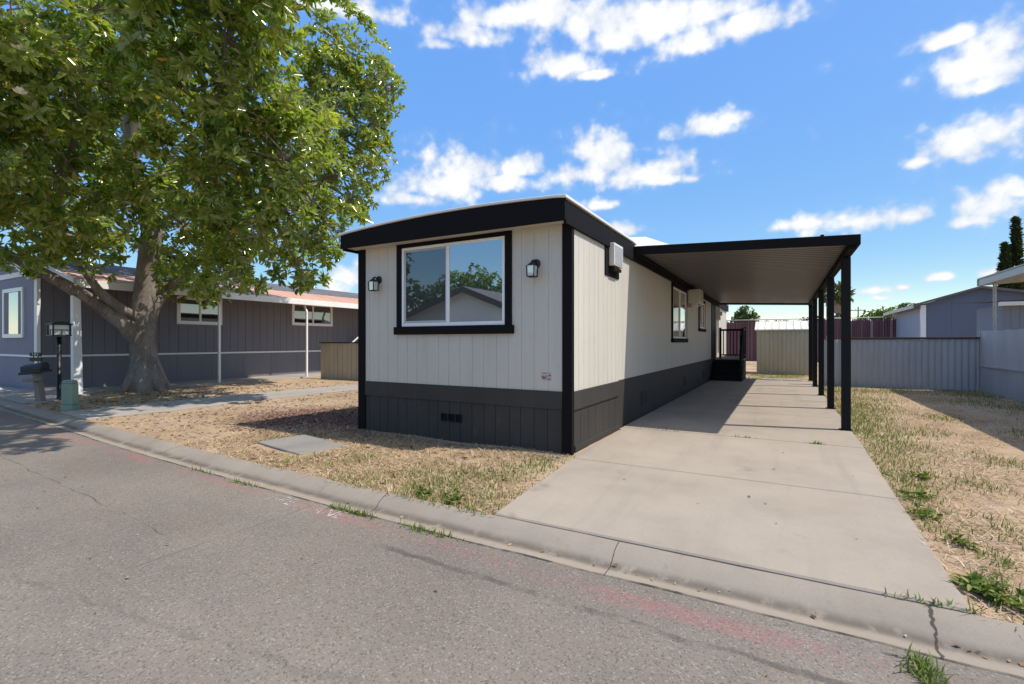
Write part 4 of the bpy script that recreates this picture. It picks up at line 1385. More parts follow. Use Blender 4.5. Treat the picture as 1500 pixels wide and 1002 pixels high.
LP = empty('lamp_post', (-15.79, 4.93, 0), 'short black lamp post with square pale lantern beside the mailbox', 'lamp post')
MB().tube([(-15.79, 4.93, -0.1, 0.06), (-15.79, 4.93, 0.05, 0.06), (-15.79, 4.93, 0.06, 0.048), (-15.79, 4.93, 1.58, 0.048)], 14).build('post', 'lampblack', LP)
cx, cy = -15.79, 4.93
L = MB()
L.box(cx - 0.19, cx + 0.19, cy - 0.19, cy + 0.19, 1.60, 1.625)
L.box(cx - 0.21, cx + 0.21, cy - 0.21, cy + 0.21, 1.88, 1.905)
for sx in (-1, 1):
    for sy in (-1, 1):
        L.box(cx + sx * 0.165 - 0.015, cx + sx * 0.165 + 0.015, cy + sy * 0.165 - 0.015, cy + sy * 0.165 + 0.015, 1.625, 1.88)
for s_ in (-1, 1):
    L.box(cx + s_ * 0.166 - 0.008, cx + s_ * 0.166 + 0.008, cy - 0.15, cy + 0.15, 1.745, 1.76)
    L.box(cx - 0.15, cx + 0.15, cy + s_ * 0.166 - 0.008, cy + s_ * 0.166 + 0.008, 1.745, 1.76)
    L.box(cx - 0.006, cx + 0.006, cy + s_ * 0.166 - 0.008, cy + s_ * 0.166 + 0.008, 1.625, 1.745)
    L.box(cx + s_ * 0.166 - 0.008, cx + s_ * 0.166 + 0.008, cy - 0.006, cy + 0.006, 1.625, 1.745)
L.build('lantern_frame', 'lampblack', LP, 0.003)
MB().box(cx - 0.145, cx + 0.145, cy - 0.145, cy + 0.145, 1.63, 1.875).build('lantern_shade', 'shade', LP)
MB().hexa([(cx - 0.20, cy - 0.20, 1.906), (cx + 0.20, cy - 0.20, 1.906), (cx + 0.20, cy + 0.20, 1.906), (cx - 0.20, cy + 0.20, 1.906)],
          [(cx - 0.06, cy - 0.06, 1.965), (cx + 0.06, cy - 0.06, 1.965), (cx + 0.06, cy + 0.06, 1.965), (cx - 0.06, cy + 0.06, 1.965)]).build('lantern_roof', 'lampblack', LP)

UP = empty('utility_pedestal', (-13.3, 4.33, 0), 'waist-low green utility pedestal with rounded cap in front of the lamp post', 'utility box')
def pq(x, y, z):
    a = R(26)
    return (-13.3 + x * math.cos(a) - y * math.sin(a), 4.33 + x * math.sin(a) + y * math.cos(a), z)
def pbox(mb, x0, x1, y0, y1, z0, z1, k=1.0):
    return mb.hexa([pq(x0, y0, z0), pq(x1, y0, z0), pq(x1, y1, z0), pq(x0, y1, z0)], [pq(x0 * k, y0 * k, z1), pq(x1 * k, y0 * k, z1), pq(x1 * k, y1 * k, z1), pq(x0 * k, y1 * k, z1)])
pbox(MB(), -0.14, 0.14, -0.09, 0.09, -0.1, 0.11).build('base', 'pedgreen', UP, 0.01)
pbox(MB(), -0.13, 0.13, -0.08, 0.08, 0.111, 0.56, 0.97).build('body', 'pedgreen', UP, 0.02, 3)
cp = MB()
pbox(cp, -0.125, 0.125, -0.076, 0.076, 0.562, 0.60, 0.98)
pbox(cp, -0.120, 0.120, -0.072, 0.072, 0.601, 0.64, 0.8)
cp.build('cap', 'pedgreen', UP, 0.015, 2)

cpd = MB()
v = [(-6.62, 4.25), (-5.42, 4.05), (-5.28, 4.72), (-6.50, 4.95)]
cpd.prism(v, 'z', -0.05, 0.010)
finish(cpd.build('concrete_pad', 'padconc', loc=(-5.95, 4.5, 0), bevel=0.008), 'flat grey concrete pad set in the dry front yard', 'concrete pad')

# low rubble and tarp heap by the neighbour's front wall
tp = MB()
rr = random.Random(9)
nx_, ny_ = 26, 10
v, f = [], []
for j in range(ny_):
    for i in range(nx_):
        x = -23.2 + 2.9 * i / (nx_ - 1)
        y = 4.62 + 0.62 * j / (ny_ - 1)
        e = min(i, nx_ - 1 - i, 4) / 4 * min(j, ny_ - 1 - j, 3) / 3
        z = 0.03 + e * (0.09 + 0.09 * abs(mnoise.noise(Vector((x * 3, y * 4, 0)))))
        v.append((x, y, z))
for j in range(ny_ - 1):
    for i in range(nx_ - 1):
        a = j * nx_ + i
        f.append((a, a + 1, a + nx_ + 1, a + nx_))
tp.add(v, f, True)
finish(tp.build('plastic_tarp', 'fencegrey', loc=(-21.7, 4.9, 0)), 'crumpled pale tarp lying against the lavender front wall', 'tarp')

# ------------------------------------------------------------------ foliage helpers
def leaf_cluster_mesh(name, centers, axes, sizes, per, leaf_w, mat, parent, tints=None, spread=(0.35, 1.0), fold=0.12, droop=0.25, loc=(0, 0, 0), tint_shift=None):
    """rosettes of folded lens-shaped leaves, all in one mesh: a crown"""
    C_ = np.repeat(np.asarray(centers, float), per, axis=0)
    A_ = np.repeat(np.asarray(axes, float), per, axis=0)
    S_ = np.repeat(np.asarray(sizes, float), per)
    n = len(C_)
    # random direction round the axis
    rnd = rng.normal(size=(n, 3))
    side = rnd - (rnd * A_).sum(1, keepdims=True) * A_
    side /= np.linalg.norm(side, axis=1, keepdims=True) + 1e-9
    k = rng.uniform(spread[0], spread[1], n)[:, None]
    dirv = A_ * (1 - k) + side * k
    dirv[:, 2] -= rng.uniform(0, droop, n)
    dirv /= np.linalg.norm(dirv, axis=1, keepdims=True) + 1e-9
    nrm = A_ - (A_ * dirv).sum(1, keepdims=True) * dirv
    nrm /= np.linalg.norm(nrm, axis=1, keepdims=True) + 1e-9
    wid = np.cross(dirv, nrm)
    rl = rng.normal(scale=0.35, size=n)[:, None]
    nrm, wid = nrm * np.cos(rl) + wid * np.sin(rl), wid * np.cos(rl) - nrm * np.sin(rl)
    L = (S_ * rng.uniform(0.7, 1.2, n))[:, None]
    Wd = L * leaf_w * rng.uniform(0.8, 1.15, n)[:, None]
    b = C_ + dirv * L * 0.08
    up_ = nrm * Wd * fold * 3
    tip = b + dirv * L * 0.98 - nrm * L * 0.14
    q1, q2 = b + dirv * L * 0.30 + nrm * L * 0.02, b + dirv * L * 0.68 - nrm * L * 0.03
    V = np.stack([b, q1 - wid * Wd * 0.82 + up_, q2 - wid * Wd * 0.86 + up_, tip, q2 + wid * Wd * 0.86 + up_, q1 + wid * Wd * 0.82 + up_], axis=1).reshape(-1, 3)
    k0 = np.arange(n) * 6
    Q = np.concatenate([np.stack([k0, k0 + 1, k0 + 2, k0 + 3], 1), np.stack([k0, k0 + 3, k0 + 4, k0 + 5], 1)])
    t_ = rng.random(n) ** 1.0
    if tint_shift is not None:
        ts = np.repeat(np.asarray(tint_shift, float), per)
        t_ = np.where(t_ > 0.965, t_, np.clip(t_ * 0.55 + ts, 0, 0.93))
    T = np.repeat(t_, 6)
    return fast_mesh(name, V, Q, None, T, mat, parent, loc)

def blob_shell(blobs, per_m2, seed=1, inner=0.55, squash=1.0, up=0.35, lumps=0.25, sunlean=(0, 0, 0), clump=None):
    """points and outward axes spread over lumpy blobs; with clump = (sprays per m2, spray radius, rosettes per spray) they gather in leafy sprays with gaps between"""
    rg = np.random.default_rng(seed)
    P, A, T = [], [], []
    for bi, (x, y, z, r) in enumerate(blobs):
        def shell(n, inn):
            d_ = rg.normal(size=(n, 3))
            d_ /= np.linalg.norm(d_, axis=1, keepdims=True)
            lump = np.array([mnoise.noise(Vector(v_ * 2.1) + Vector((bi * 3.7, 0, 0))) for v_ in d_])
            rad = r * (inn + (1 - inn) * rg.random(n) ** 0.45) * (1 + lumps * lump)
            return np.array((x, y, z)) + d_ * rad[:, None] * np.array((1, 1, squash)), d_, lump
        tone = rg.uniform(0.0, 0.22)
        area = 4 * math.pi * r * r * 0.8
        if clump:
            m = max(5, int(clump[0] * area))
            c_, dc, lump = shell(m, 0.72)
            k = clump[2]
            dd = rg.normal(size=(m * k, 3))
            dd /= np.linalg.norm(dd, axis=1, keepdims=True)
            dcr = np.repeat(dc, k, axis=0)
            dd += dcr * 0.8 + np.array((0, 0, 0.35))
            dd /= np.linalg.norm(dd, axis=1, keepdims=True)
            sr = np.repeat(rg.uniform(0.6, 1.25, m), k)[:, None] * clump[1] * min(1.0, 0.55 + 0.45 * r)
            p_ = np.repeat(c_, k, axis=0) + dd * sr * rg.uniform(0.55, 1.0, (m * k, 1)) * np.array((1, 1, 0.75))
            d_ = dd
            ct = np.repeat(rg.normal(scale=0.10, size=m) + 0.10 * lump, k)
            f_, df, lf_ = shell(max(4, int(per_m2 * area)), 0.25)
            P.append(np.concatenate([p_, np.array((x, y, z)) + (f_ - np.array((x, y, z))) * 0.78]))
            ax = np.concatenate([d_, df])
            T.append(np.clip(np.concatenate([tone + ct, np.full(len(f_), tone - 0.05)]) + rg.normal(scale=0.05, size=len(ax)), -0.1, 0.45))
        else:
            p_, ax, lump = shell(max(4, int(per_m2 * area)), inner)
            P.append(p_)
            T.append(np.clip(tone + rg.normal(scale=0.10, size=len(p_)) + 0.12 * lump, -0.1, 0.45))
        a_ = ax + np.array((0, 0, up)) + np.array(sunlean) + rg.normal(scale=0.35, size=ax.shape)
        a_ /= np.linalg.norm(a_, axis=1, keepdims=True)
        A.append(a_)
    return np.concatenate(P), np.concatenate(A), np.concatenate(T)

# ------------------------------------------------------------------ the magnolia
TR = empty('magnolia_tree', (-16.86, 7.26, 0), 'large magnolia tree with glossy leaves and pale trunk before the purple house', 'tree')
limbs = [
 [(-16.86, 7.26, -0.12, 0.58), (-16.86, 7.26, 0.02, 0.50), (-16.86, 7.26, 0.22, 0.42), (-16.88, 7.25, 0.6, 0.37), (-16.91, 7.23, 1.04, 0.345), (-16.96, 7.2, 1.86, 0.335), (-16.92, 7.22, 2.3, 0.30), (-16.89, 7.24, 2.69, 0.29), (-16.67, 7.25, 3.71, 0.27), (-16.46, 7.25, 4.72, 0.25), (-16.48, 7.01, 5.68, 0.22), (-16.53, 6.76, 6.61, 0.2), (-16.05, 6.56, 7.62, 0.18), (-15.52, 6.41, 8.56, 0.17), (-15.02, 6.46, 9.56, 0.15), (-14.96, 6.49, 10.67, 0.13), (-15.14, 6.39, 12.88, 0.1), (-15.06, 6.44, 14.73, 0.06)],
 [(-16.97, 7.08, 1.45, 0.24), (-16.89, 6.78, 1.95, 0.21), (-17.01, 6.26, 2.43, 0.18), (-17.08, 5.53, 2.95, 0.16), (-17.16, 4.79, 3.45, 0.14), (-17.46, 3.94, 4.0, 0.1), (-17.87, 3.13, 4.71, 0.06)],
 [(-16.77, 7.08, 2.16, 0.15), (-16.73, 6.64, 2.4, 0.13), (-16.64, 6.12, 2.79, 0.11), (-16.25, 5.54, 3.36, 0.08), (-15.68, 4.94, 4.17, 0.05)],
 [(-16.99, 7.3, 1.6, 0.24), (-16.99, 7.35, 2.1, 0.21), (-17.04, 7.62, 2.6, 0.17), (-17.04, 7.96, 3.19, 0.14), (-16.42, 8.54, 4.09, 0.11), (-15.37, 9.47, 5.26, 0.09), (-13.98, 10.49, 6.67, 0.07), (-13.04, 11.36, 8.39, 0.05)],
 [(-16.41, 7.05, 5.48, 0.14), (-15.84, 7.03, 5.79, 0.12), (-14.89, 7.11, 5.82, 0.1), (-12.93, 7.06, 6.06, 0.08), (-10.84, 6.52, 6.6, 0.06), (-9.12, 5.76, 6.84, 0.05), (-7.95, 5.27, 7.48, 0.04)],
 [(-15.55, 6.39, 8.38, 0.11), (-14.79, 6.02, 9.25, 0.1), (-13.67, 5.49, 9.61, 0.09), (-12.68, 4.91, 10.39, 0.06)],
 [(-16.42, 6.93, 5.75, 0.13), (-15.3, 6.07, 5.99, 0.11), (-14.17, 5.21, 6.34, 0.1), (-13.2, 4.38, 6.71, 0.08), (-12.5, 3.63, 6.99, 0.06)],
 [(-16.58, 7.3, 4.64, 0.12), (-16.61, 8.43, 6.07, 0.1), (-15.76, 9.71, 7.88, 0.08), (-14.1, 11.11, 9.69, 0.06), (-12.74, 11.99, 10.45, 0.04)]]
blobs = [(-15.45, 4.49, 4.45, 1.15), (-16.14, 3.53, 4.75, 1.4), (-15.46, 5.41, 3.75, 0.8), (-13.45, 4.25, 5.1, 1.25), (-13.47, 3.32, 5.49, 1.6), (-16.3, 5.6, 4.77, 0.75), (-14.63, 7.25, 4.71, 1.3), (-14.34, 8.22, 3.77, 1.0), (-17.03, 8.54, 3.8, 1.1), (-11.3, 7.4, 4.09, 0.95), (-9.94, 7.6, 3.82, 0.72), (-9.41, 7.32, 4.57, 0.85), (-12.49, 7.89, 5.14, 1.4), (-12.04, 6.42, 5.69, 1.4), (-10.8, 5.75, 6.5, 1.25), (-9.59, 5.5, 6.57, 1.25), (-8.95, 5.15, 7.05, 0.9), (-10.36, 6.79, 6.44, 1.1), (-9.5, 6.7, 5.4, 1.0), (-9.21, 4.91, 7.44, 1.3), (-19.48, 6.81, 10.9, 2.2), (-16.63, 7.85, 10.6, 2.0), (-12.15, 3.9, 6.65, 1.15), (-11.98, 3.12, 6.82, 1.5), (-14.64, 2.65, 6.17, 2.2), (-11.9, 4.2, 8.0, 0.9), (-8.35, 4.75, 7.9, 1.0), (-7.62, 5.12, 7.38, 0.55), (-13.2, 11.5, 11.51, 1.2), (-12.48, 11.9, 10.23, 1.1), (-13.3, 11.45, 9.06, 1.4), (-11.79, 12.07, 10.12, 0.7), (-12.13, 11.87, 8.85, 0.8), (-12.16, 11.74, 7.54, 0.85), (-12.8, 11.15, 7.01, 1.2), (-13.59, 10.71, 9.85, 1.3), (-13.69, 10.65, 10.87, 0.8), (-12.25, 11.01, 6.1, 0.6), (-13.11, 9.83, 7.62, 1.4), (-16.2, 7.2, 13.0, 1.3), (-7.0, 4.5, 8.2, 1.35), (-8.0, 3.6, 8.6, 1.5), (-5.5, 3.6, 6.95, 0.9), (-6.1, 3.3, 7.4, 0.9), (-18.14, 8.15, 8.26, 1.8), (-19.68, 6.7, 8.49, 2), (-18.98, 5.37, 6.02, 1.8), (-17.49, 8.05, 3.77, 0.8), (-16.16, 9.26, 5.99, 1.5), (-9.1, 7.5, 4.1, 0.55), (-12.47, 7.32, 3.31, 0.7), (-10.49, 7.86, 3.24, 0.45)]  # includes unseen leaf masses above the view, added to shade the road
tk = MB()
for i, lb in enumerate(limbs):
    # finer steps along each limb
    pts = []
    for a, b_ in zip(lb[:-1], lb[1:]):
        for t_ in np.linspace(0, 1, 5)[:-1]:
            pts.append(tuple(a[k] + (b_[k] - a[k]) * t_ for k in range(4)))
    pts.append(lb[-1])
    jit = 0.035
    pts = [(x + jit * mnoise.noise(Vector((z * 1.3, i, 0))), y + jit * mnoise.noise(Vector((z * 1.3, i, 5))), z, r_) for x, y, z, r_ in pts]
    tk.tube(pts, 20 if i == 0 else 12, True, i * 3.1, 0.28)
# root flares
for k in range(7):
    a = k * 0.9 + 0.3
    dx, dy = math.cos(a), math.sin(a)
    tk.tube([(-16.87 + dx * 0.18, 7.25 + dy * 0.18, 0.95, 0.15), (-16.86 + dx * 0.30, 7.26 + dy * 0.30, 0.45, 0.17), (-16.86 + dx * 0.44, 7.26 + dy * 0.44, 0.15, 0.16), (-16.86 + dx * 0.60, 7.26 + dy * 0.60, -0.02, 0.10), (-16.86 + dx * 0.80, 7.26 + dy * 0.80, -0.10, 0.05)], 9, True, k, 0.2)
tk.build('trunk', 'bark', TR)
# boughs from the limbs to each leaf mass, twigs inside it
nodes = [Vector(p[:3]) for lb in limbs for p in lb[3:]]
bw = MB()
rr = random.Random(21)
for (x, y, z, r_) in blobs:
    c_ = Vector((x, y, z))
    nd = min(nodes, key=lambda p: (p - c_).length + max(0, p.z - c_.z) * 0.2 + max(0, 5.5 - p.z) * 0.8)
    mid = nd.lerp(c_, 0.5) + Vector((rr.uniform(-.2, .2), rr.uniform(-.2, .2), rr.uniform(-0.1, .3)))
    bw.tube([(*nd, 0.055), (*mid, 0.045), (*c_, 0.03)], 7)
    for k in range(int(8 + 9 * r_)):
        d_ = Vector((rr.gauss(0, 1), rr.gauss(0, 1), rr.gauss(0, 1))).normalized()
        e_ = c_ + d_ * r_ * rr.uniform(0.75, 1.0)
        m3 = c_.lerp(e_, 0.5) + Vector((rr.uniform(-.15, .15), rr.uniform(-.15, .15), rr.uniform(-.2, .1))) * r_
        bw.tube([(*c_, 0.02), (*m3, 0.013), (*e_, 0.006)], 5, False)
M['twig'] = paint('grey_twig', (0.25, 0.215, 0.18), 0.85, 0.3, 6, 0.3)
bw.build('branches', 'twig', TR)
P_, A_, T_ = blob_shell(blobs, 2.4, 5, 0.5, 1.0, 0.15, 0.40, (0.22, 0.05, 0.25), (1.7, 0.40, 8))
# keep the leaves off the trunk below the fork and out of the neighbour's wall
keep = (P_[:, 2] > 2.5)
P_, A_, T_ = P_[keep], A_[keep], T_[keep]
leaf_cluster_mesh('crown', P_, A_, np.random.default_rng(8).uniform(0.16, 0.24, len(P_)), 8, 0.19, 'leaf', TR, tint_shift=T_)
for (x, y, z) in ((-11.32, 3.03, 5.67), (-12.18, 10.35, 7.88), (-10.52, 2.8, 6.06)):
    fl = MB()
    for k in range(9):
        a = k * 2 * math.pi / 9 * 1.0
        rr2 = 0.11 if k % 2 else 0.085
        dx, dy = math.cos(a), math.sin(a)
        px_, py_ = -dy, dx
        zc = 0.03 if k % 2 else 0.07
        fl.add([(x + dx * .01, y + dy * .01, z), (x + dx * rr2 * .6 + px_ * .045, y + dy * rr2 * .6 + py_ * .045, z + zc), (x + dx * rr2, y + dy * rr2, z + zc + .03), (x + dx * rr2 * .6 - px_ * .045, y + dy * rr2 * .6 - py_ * .045, z + zc)], [(0, 1, 2, 3)])
    fl.build('blossom', 'petal', TR)

# ------------------------------------------------------------------ distant trees and poles
def far_tree(name, x, y, blobs_, label, cat, mat, size, per_m2, trunk_h, trunk_r, group=None):
    t_ = empty(name, (x, y, -0.2), label, cat, group)
    MB().tube([(x, y, -0.3, trunk_r * 1.3), (x, y, trunk_h * 0.5, trunk_r), (x + 0.1, y, trunk_h, trunk_r * 0.7)], 8).build('trunk', 'polewood', t_)
    p_, a_, ts = blob_shell(blobs_, per_m2, int(abs(x * 7 + y)) + 1, 0.3)
    leaf_cluster_mesh('crown', p_, a_, np.full(len(p_), size), 6, 0.28, mat, t_)
far_tree('round_tree', -4.24, 66.5, [(-4.9, 66.5, 4.0, 0.95), (-4.0, 66.5, 4.9, 1.0), (-3.4, 66.3, 4.0, 1.0), (-4.3, 66.0, 3.3, 1.0), (-4.7, 66.6, 4.9, 0.6)], 'small round dark tree beyond the maroon fence, seen under the carport', 'tree', 'farleaf', 0.34, 7, 4.0, 0.12)
far_tree('leafy_tree', 7.66, 56, [(7.0, 56, 3.3, 0.9), (8.2, 56, 3.6, 1.0), (9.2, 56.2, 3.2, 0.9), (7.7, 55.6, 3.9, 0.7), (10.0, 56.4, 2.9, 0.7)], 'bright green leafy tree over the maroon fence beside the blue house', 'tree', 'brightleaf', 0.3, 8, 3.2, 0.12)
far_tree('dark_shrub_tree', 12.1, 70, [(11.4, 70, 4.6, 1.1), (12.5, 70, 5.0, 1.0), (13.4, 70.2, 4.7, 1.0), (12.2, 70, 3.6, 1.3)], 'dark treetop showing just above the blue house roof', 'tree', 'farleaf', 0.3, 7, 4.3, 0.12)
far_tree('low_tree', 3.3, 78, [(2.6, 78, 3.7, 1.0), (3.6, 78, 4.2, 1.1), (4.5, 78, 3.8, 1.0)], 'far low tree in haze between the last carport posts', 'tree', 'farleaf', 0.35, 6, 3.5, 0.12)
def cypress(x, y, h_, r_, label):
    t_ = empty('cypress_tree', (x, y, -0.2), label, 'tree', 'tall narrow cypresses beyond the yards')
    MB().tube([(x, y, -0.3, 0.15), (x, y, 1.4, 0.13), (x, y, h_ * 0.6, 0.05)], 8).build('trunk', 'polewood', t_)
    n = int(620 * h_ / 10)
    rg = np.random.default_rng(int(x * 10))
    zt = rg.random(n) ** 0.85
    rad = r_ * np.where(zt < 0.15, 0.6 + zt * 2.6, 1.0 - 0.95 * ((zt - 0.15) / 0.85) ** 1.3) * rg.uniform(0.45, 1.08, n)
    an = rg.uniform(0, 2 * math.pi, n)
    lump = 1 + 0.22 * np.sin(an * 3 + zt * 24)
    p_ = np.stack([x + rad * lump * np.cos(an), y + rad * lump * np.sin(an), 0.3 + zt * (h_ - 0.4)], 1)
    a_ = np.stack([0.45 * np.cos(an), 0.45 * np.sin(an), np.full(n, 1.0)], 1)
    a_ /= np.linalg.norm(a_, axis=1, keepdims=True)
    leaf_cluster_mesh('crown', p_, a_, np.full(n, 0.42), 7, 0.16, 'cypressleaf', t_, spread=(0.1, 0.5), droop=0.0)
cypress(18.1, 61.9, 10.6, 0.72, 'shorter of the pair of dark cypresses behind the metal awning')
cypress(18.95, 62.3, 12.95, 0.70, 'taller of the pair of dark cypresses behind the metal awning')
cypress(7.55, 86.8, 10.0, 1.1, 'lone dark cypress beside the palm far behind the carport posts')
# palm
PT = empty('palm_tree', (6.9, 84, -0.2), 'shaggy fan palm with brown skirt far behind the carport posts', 'tree')
MB().tube([(6.9, 84, -0.3, 0.35), (6.9, 84, 5, 0.28), (6.95, 84, 8.6, 0.24)], 10).build('trunk', 'polewood', PT)
rg = np.random.default_rng(3)
n = 130
an = rg.uniform(0, 2 * math.pi, n)
el = rg.uniform(-0.9, 1.1, n)
d_ = np.stack([np.cos(an) * np.cos(el), np.sin(an) * np.cos(el), np.sin(el)], 1)
p_ = np.array((6.95, 84, 8.4)) + d_ * rg.uniform(0.4, 1.7, n)[:, None]
leaf_cluster_mesh('crown', p_, d_, np.full(n, 0.9), 5, 0.12, 'palmleaf', PT, spread=(0.1, 0.7), droop=0.5)
sk = MB().tube([(6.95, 84, 5.6, 0.35), (6.95, 84, 6.6, 0.75), (6.95, 84, 7.8, 0.85), (6.95, 84, 8.5, 0.4)], 12, True, 2.0, 0.5)
sk.build('dead_skirt', 'oldwood', PT)
# utility poles with wires
for (x, y, h_, lab) in ((4.8, 71.6, 9.0, 'utility pole with crossarm far behind the outermost carport post'), (12.2, 110, 8.0, 'farther bare utility pole above the maroon fence beside the leafy tree')):
    t_ = empty('utility_pole', (x, y, -0.2), lab, 'pole', 'utility poles beyond the fences')
    MB().tube([(x, y, -0.3, 0.15), (x, y, h_, 0.10)], 10).build('pole', 'polewood', t_)
    MB().box(x - 1.1, x + 1.1, y - 0.06, y + 0.06, h_ - 0.7, h_ - 0.58).build('crossarm', 'polewood', t_)
    for dx in (-1.0, -0.4, 0.4, 1.0):
        MB().tube([(x + dx, y, h_ - 0.58, 0.035), (x + dx, y, h_ - 0.45, 0.05), (x + dx, y, h_ - 0.38, 0.03)], 8).build('insulator', 'steel', t_)

# ------------------------------------------------------------------ across the street (seen in the window's reflection)
OH = empty('street_house', (-14.5, -10, 0), 'pale gabled house with grey roof across the street, mirrored in the front window', 'house')
ox0, ox1, oy0, oy1 = -18.6, -10.6, -9.0, -20.0
oxm = -14.3
w = MB()
w.prism([(ox0, -0.2), (ox1, -0.2), (ox1, 2.75), (oxm, 4.15), (ox0, 2.75)], 'y', oy0 - 0.15, oy0)
w.box(ox0, ox0 + 0.15, oy1, oy0 - 0.15, -0.2, 2.75)
w.box(ox1 - 0.15, ox1, oy1, oy0 - 0.15, -0.2, 2.75)
w.build('wall', 'palestucco', OH)
r = MB()
def opoly(o):
    return [(ox0 - 0.8, 2.47 + o), (oxm, 4.22 + o), (ox1 + 0.8, 2.47 + o)]
r.prism(opoly(0.1) + opoly(-0.02)[::-1], 'y', oy1 - 0.3, oy0 + 0.35)
r.build('roof', 'shingle', OH)
r = MB()
r.prism(opoly(0.09) + opoly(-0.22)[::-1], 'y', oy0 + 0.351, oy0 + 0.39)
r.build('rake_board', 'skirt', OH)
for (x0, x1) in ((-17.6, -15.9), (-12.9, -11.4)):
    g_ = MB().box(x0, x1, oy0 + 0.002, oy0 + 0.05, 0.9, 2.3)
    g_.build('window', 'glass_dark', OH)
aw = MB()
aw.hexa([(-18.2, oy0 + 0.05, 2.35), (-15.4, oy0 + 0.05, 2.35), (-15.4, oy0 + 0.9, 1.75), (-18.2, oy0 + 0.9, 1.75)], [(-18.2, oy0 + 0.05, 2.40), (-15.4, oy0 + 0.05, 2.40), (-15.4, oy0 + 0.9, 1.80), (-18.2, oy0 + 0.9, 1.80)])
aw.hexa([(-12.9, oy0 + 0.05, 2.35), (-11.0, oy0 + 0.05, 2.35), (-11.0, oy0 + 0.9, 1.75), (-12.9, oy0 + 0.9, 1.75)], [(-12.9, oy0 + 0.05, 2.40), (-11.0, oy0 + 0.05, 2.40), (-11.0, oy0 + 0.9, 1.80), (-12.9, oy0 + 0.9, 1.80)])
aw.build('window_awning', 'white', OH)
far_tree('backyard_tree', -23, -22, [(-24.6, -22, 6.2, 1.3), (-22.6, -22.4, 6.4, 1.4), (-20.8, -22, 5.9, 1.2), (-19.4, -22, 4.9, 1.2), (-26.2, -22.5, 5.2, 1.5), (-23.0, -23, 4.2, 2.4)], 'leafy tree behind the street house, mirrored in the front window', 'tree', 'brightleaf', 0.3, 8, 5, 0.2)
far_tree('street_shrub', -13.6, -7.2, [(-13.6, -7.2, 0.9, 0.7), (-14.2, -7.1, 1.1, 0.6), (-13.0, -7.3, 0.8, 0.6)], 'green shrub before the street house, mirrored in the front window', 'shrub', 'farleaf', 0.16, 25, 0.6, 0.05)
far_tree('avenue_tree', -23.5, -14, [(-23.4, -14, 7.1, 0.9), (-24.0, -14.3, 6.4, 0.8), (-22.3, -14, 5.0, 0.8), (-21.4, -14.5, 4.2, 0.9), (-24.4, -15, 4.4, 1.2)], 'dark tree beside the street house, mirrored in the screened pane', 'tree', 'farleaf', 0.3, 8, 6, 0.2)

# ------------------------------------------------------------------ grass, weeds, litter
def in_solid(x, y):
    if y > 3.4 and left_x(y) - 0.0 < x < right_x(y) + 0.0 and y < 20.5:
        return True
    if XL - 0.03 < x < XR + 0.03 and y > YF - 0.03:
        return True
    if -12.9 < x < -11.25 and 4 < y < 12.5:
        return True
    if -6.6 < x < -5.3 and 4.12 + (x + 6.6) * -0.12 < y < 4.9 + (x + 6.6) * -0.15:
        return True
    return False

def blades(name, pts, hmin, hmax, width, lean, mat, tint, loc=(0, 0, 0)):
    """bent two-step blades"""
    p = np.asarray(pts, float)
    n = len(p)
    an = rng.uniform(0, 2 * math.pi, n)
    h_ = rng.uniform(hmin, hmax, n)
    ln = rng.uniform(lean[0], lean[1], n)
    dx, dy = np.cos(an), np.sin(an)
    wx, wy = -dy * width / 2, dx * width / 2
    z0 = p[:, 2] - 0.004
    ho, ve = h_ * np.sin(ln), h_ * np.cos(ln)
    b0 = np.stack([p[:, 0] + wx, p[:, 1] + wy, z0], 1)
    b1 = np.stack([p[:, 0] - wx, p[:, 1] - wy, z0], 1)
    m0 = np.stack([p[:, 0] + dx * ho * .45 + wx * .8, p[:, 1] + dy * ho * .45 + wy * .8, z0 + ve * .62], 1)
    m1 = np.stack([p[:, 0] + dx * ho * .45 - wx * .8, p[:, 1] + dy * ho * .45 - wy * .8, z0 + ve * .62], 1)
    t0 = np.stack([p[:, 0] + dx * ho, p[:, 1] + dy * ho, z0 + ve * .95 + 0.003], 1)
    V = np.stack([b0, b1, m1, m0, t0], 1).reshape(-1, 3)
    k = np.arange(n) * 5
    return fast_mesh(name, V, np.stack([k, k + 1, k + 2, k + 3], 1), np.stack([k + 3, k + 2, k + 4], 1), np.repeat(tint, 5), mat, None, loc)

def scatter(n, x0, x1, y0, y1, dens):
    out = []
    rr_ = random.Random(int(n + x0 * 10 + y0))
    while n > 0:
        n -= 1
        x, y = rr_.uniform(x0, x1), rr_.uniform(y0, y1)
        if in_solid(x, y) or y < 3.42 + bend(x):
            continue
        if rr_.random() < dens(x, y):
            out.append((x, y, yard_z(x, y)))
    return out
def nz(x, y, s, o=0.0):
    return mnoise.noise(Vector((x * s, y * s, o)))

# straw in front of the home and toward the tree; thinner over the mulch
def d_front(x, y):
    mul = max(0.0, 1 - math.hypot((x + 7.4) * 0.42, (y - 6.4) * 0.55))
    return min(1.0, max(0.0, 0.70 + 1.1 * nz(x, y, 1.1) + 0.6 * nz(x, y, 5.0, 4)) * (1 - 0.9 * min(1, mul * 1.6)))
straw = scatter(60000, -7.5, -2.1, 3.4, 5.75, d_front) + scatter(34000, -15.5, -6.2, 3.6, 12.9, d_front)
def d_right(x, y):
    e = math.exp(-max(0, x - 0.95) / 0.9)
    return max(0.0, min(1.0, 0.42 + 0.5 * e + 1.1 * nz(x, y, 0.9, 3) + 0.7 * nz(x, y, 4.5, 6)))
straw += scatter(64000, 0.9, 5.05, 3.4, 9.5, d_right) + scatter(40000, 0.9, 5.05, 9.5, 19.1, d_right) + scatter(5000, -1.3, 1.1, 20.5, 26, d_right)
tn = np.clip(rng.beta(2.2, 2.0, len(straw)), 0, 1)
